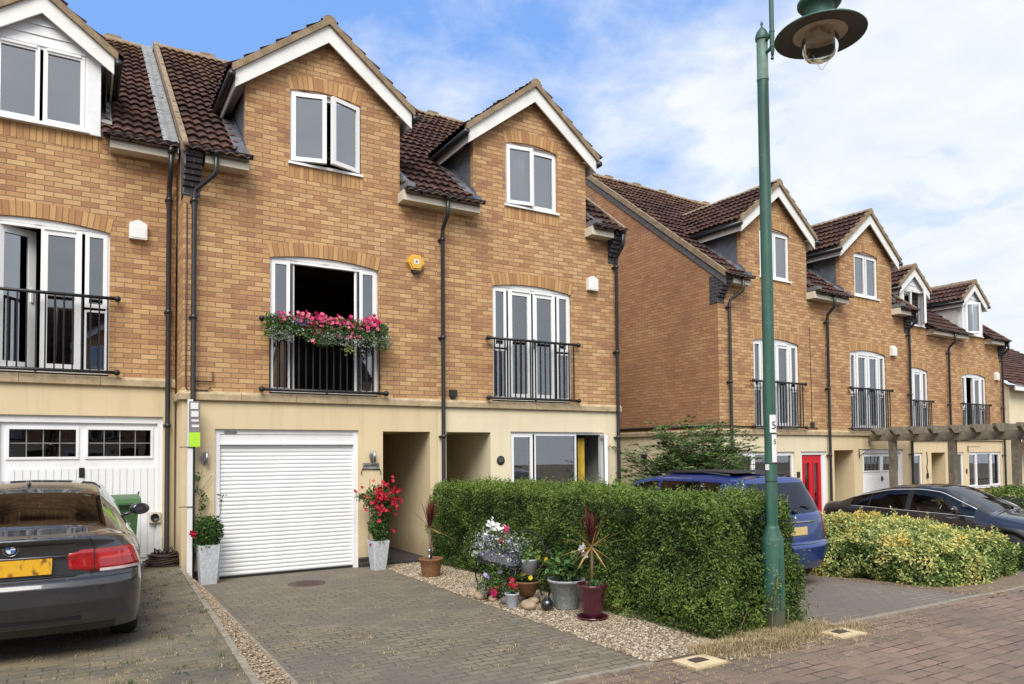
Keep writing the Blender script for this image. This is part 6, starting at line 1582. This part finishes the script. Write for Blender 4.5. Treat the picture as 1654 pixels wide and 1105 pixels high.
# wall basket by house 6's porch
wb_ = thing('wall_basket', 'dark wall basket hanging in the porch recess behind the black car', 'wall basket', B(8.45+3.35, 2.05, 1.25), TH)
mb = MB(); mb.lathe([(0, -.16), (.08, -.15), (.16, -.05), (.18, .04), (.17, .05)], n=18); mb.build('basket', 'ink', wb_); bush_in(wb_, 120, (0, 0, .06), .14, (1, 1, .5), .05, .02, 'shrub')

# ------------------------------------------------------------------ houses across the street, mirrored in the windows
for k, (src, x, lb) in enumerate(((h3, -2.5, 'brick house across the street, mirrored in the french windows at the left edge'), (h5, 1.8, 'brick house across the street, mirrored in the french windows above the hedge'), (h3, 6.1, 'brick house across the street, mirrored in the window with the yellow curtain'),
                                  (h5, 14.0, 'brick house across the street, mirrored in the windows near the red door'), (h3, -9.5, 'brick house across the street, mirrored in the rear window of the grey coupe'))):
    c = copy_tree(src); c.location = (x, -30.5, .0); c.rotation_euler = (0, 0, PI); c['label'] = lb; c['group'] = 'houses across the street'
# ------------------------------------------------------------------ sky, sun, camera
w = bpy.data.worlds.new('World'); SC.world = w; w.use_nodes = True; t = NT(w); bg = t.n['Background']
SUN_EL, SUN_AZ = R(50), R(215)     # azimuth of the sun measured clockwise from +Y
sky = t.new('ShaderNodeTexSky', sky_type='NISHITA', sun_disc=False, sun_elevation=SUN_EL, sun_rotation=SUN_AZ, air_density=1.0, dust_density=.6, ozone_density=2.0)
tc = t.new('ShaderNodeTexCoord').outputs['Generated']; sp = t.new('ShaderNodeSeparateXYZ', inp={0: tc})
z = t.math('MAXIMUM', sp.outputs[2], .04); zz = t.math('ADD', z, .22)
pv = t.new('ShaderNodeCombineXYZ', inp={0: t.math('DIVIDE', sp.outputs[0], zz), 1: t.math('DIVIDE', sp.outputs[1], zz)}).outputs[0]
warp = t.new('ShaderNodeVectorMath', operation='SCALE', inp={0: t.noise(pv, 1.6, 3, .5, 1)}); warp.inputs['Scale'].default_value = .32
pv2 = t.new('ShaderNodeVectorMath', operation='ADD', inp={0: pv, 1: warp.outputs[0]}).outputs[0]
n1 = t.noise(pv2, 1.5, 9, .56); n2 = t.noise(pv2, 5.2, 6, .6)
# more cloud towards +X and towards the horizon
bias = t.math('ADD', t.math('ADD', t.math('ADD', t.math('MULTIPLY', t.math('MAXIMUM', t.math('MULTIPLY', sp.outputs[1], -1.), 0.), .32), t.math('MULTIPLY', t.math('ABSOLUTE', sp.outputs[0]), .30)), t.math('MULTIPLY', sp.outputs[1], -.12)), t.math('MULTIPLY', t.math('SUBTRACT', .5, z), .42))
cl = t.math('ADD', t.math('ADD', n1, t.math('MULTIPLY', t.math('SUBTRACT', n2, .5), .26)), bias)
mask = t.mapr(cl, .47, .69)
skyc = t.mix(.62, t.mix(1., sky.outputs[0], (.62, .86, 1.15), 'MULTIPLY'), (1.7, 3.12, 6.3))
cloud = t.mix(t.mapr(n2, .3, .7), (4.5, 4.95, 5.6), (5.4, 5.6, 5.9))
fin = t.mix(mask, skyc, cloud); t.l.new(fin, bg.inputs[0]); bg.inputs[1].default_value = .112
sun = bpy.data.lights.new('sun', 'SUN'); sun.energy = 2.9; sun.angle = R(40); sun.color = (1, .95, .87)
so = bpy.data.objects.new('sun', sun); COL.objects.link(so)
d = Vector((sin(SUN_AZ)*cos(SUN_EL), cos(SUN_AZ)*cos(SUN_EL), sin(SUN_EL))); so.rotation_euler = d.to_track_quat('Z', 'Y').to_euler(); so.location = (0, -20, 20)

cam = bpy.data.cameras.new('camera'); co = bpy.data.objects.new('camera', cam); COL.objects.link(co); SC.camera = co
cam.sensor_width = 36; cam.lens = 36*1173.557/1654; cam.shift_x = 0; cam.shift_y = (692.184-552.5)/1654; cam.clip_end = 600
yaw, pit, rol = .5399, .0348, -.0085
cyw, syw, cp, sp_ = cos(yaw), sin(yaw), cos(pit), sin(pit)
rx = Vector((cyw, -syw, 0)); ux = Vector((-sp_*syw, -sp_*cyw, cp)); f = Vector((cp*syw, cp*cyw, sp_))
rt = rx*cos(rol)+ux*sin(rol); up = -rx*sin(rol)+ux*cos(rol)
co.matrix_world = Matrix(((rt.x, up.x, -f.x, -1.3056), (rt.y, up.y, -f.y, -11.4905), (rt.z, up.z, -f.z, 1.8279), (0, 0, 0, 1)))
SC.view_settings.view_transform = 'Standard'; SC.view_settings.look = 'None'; SC.view_settings.exposure = .68; SC.view_settings.gamma = 1
SC.cycles.max_bounces = 6; SC.cycles.transparent_max_bounces = 12; SC.cycles.caustics_reflective = False; SC.cycles.caustics_refractive = False
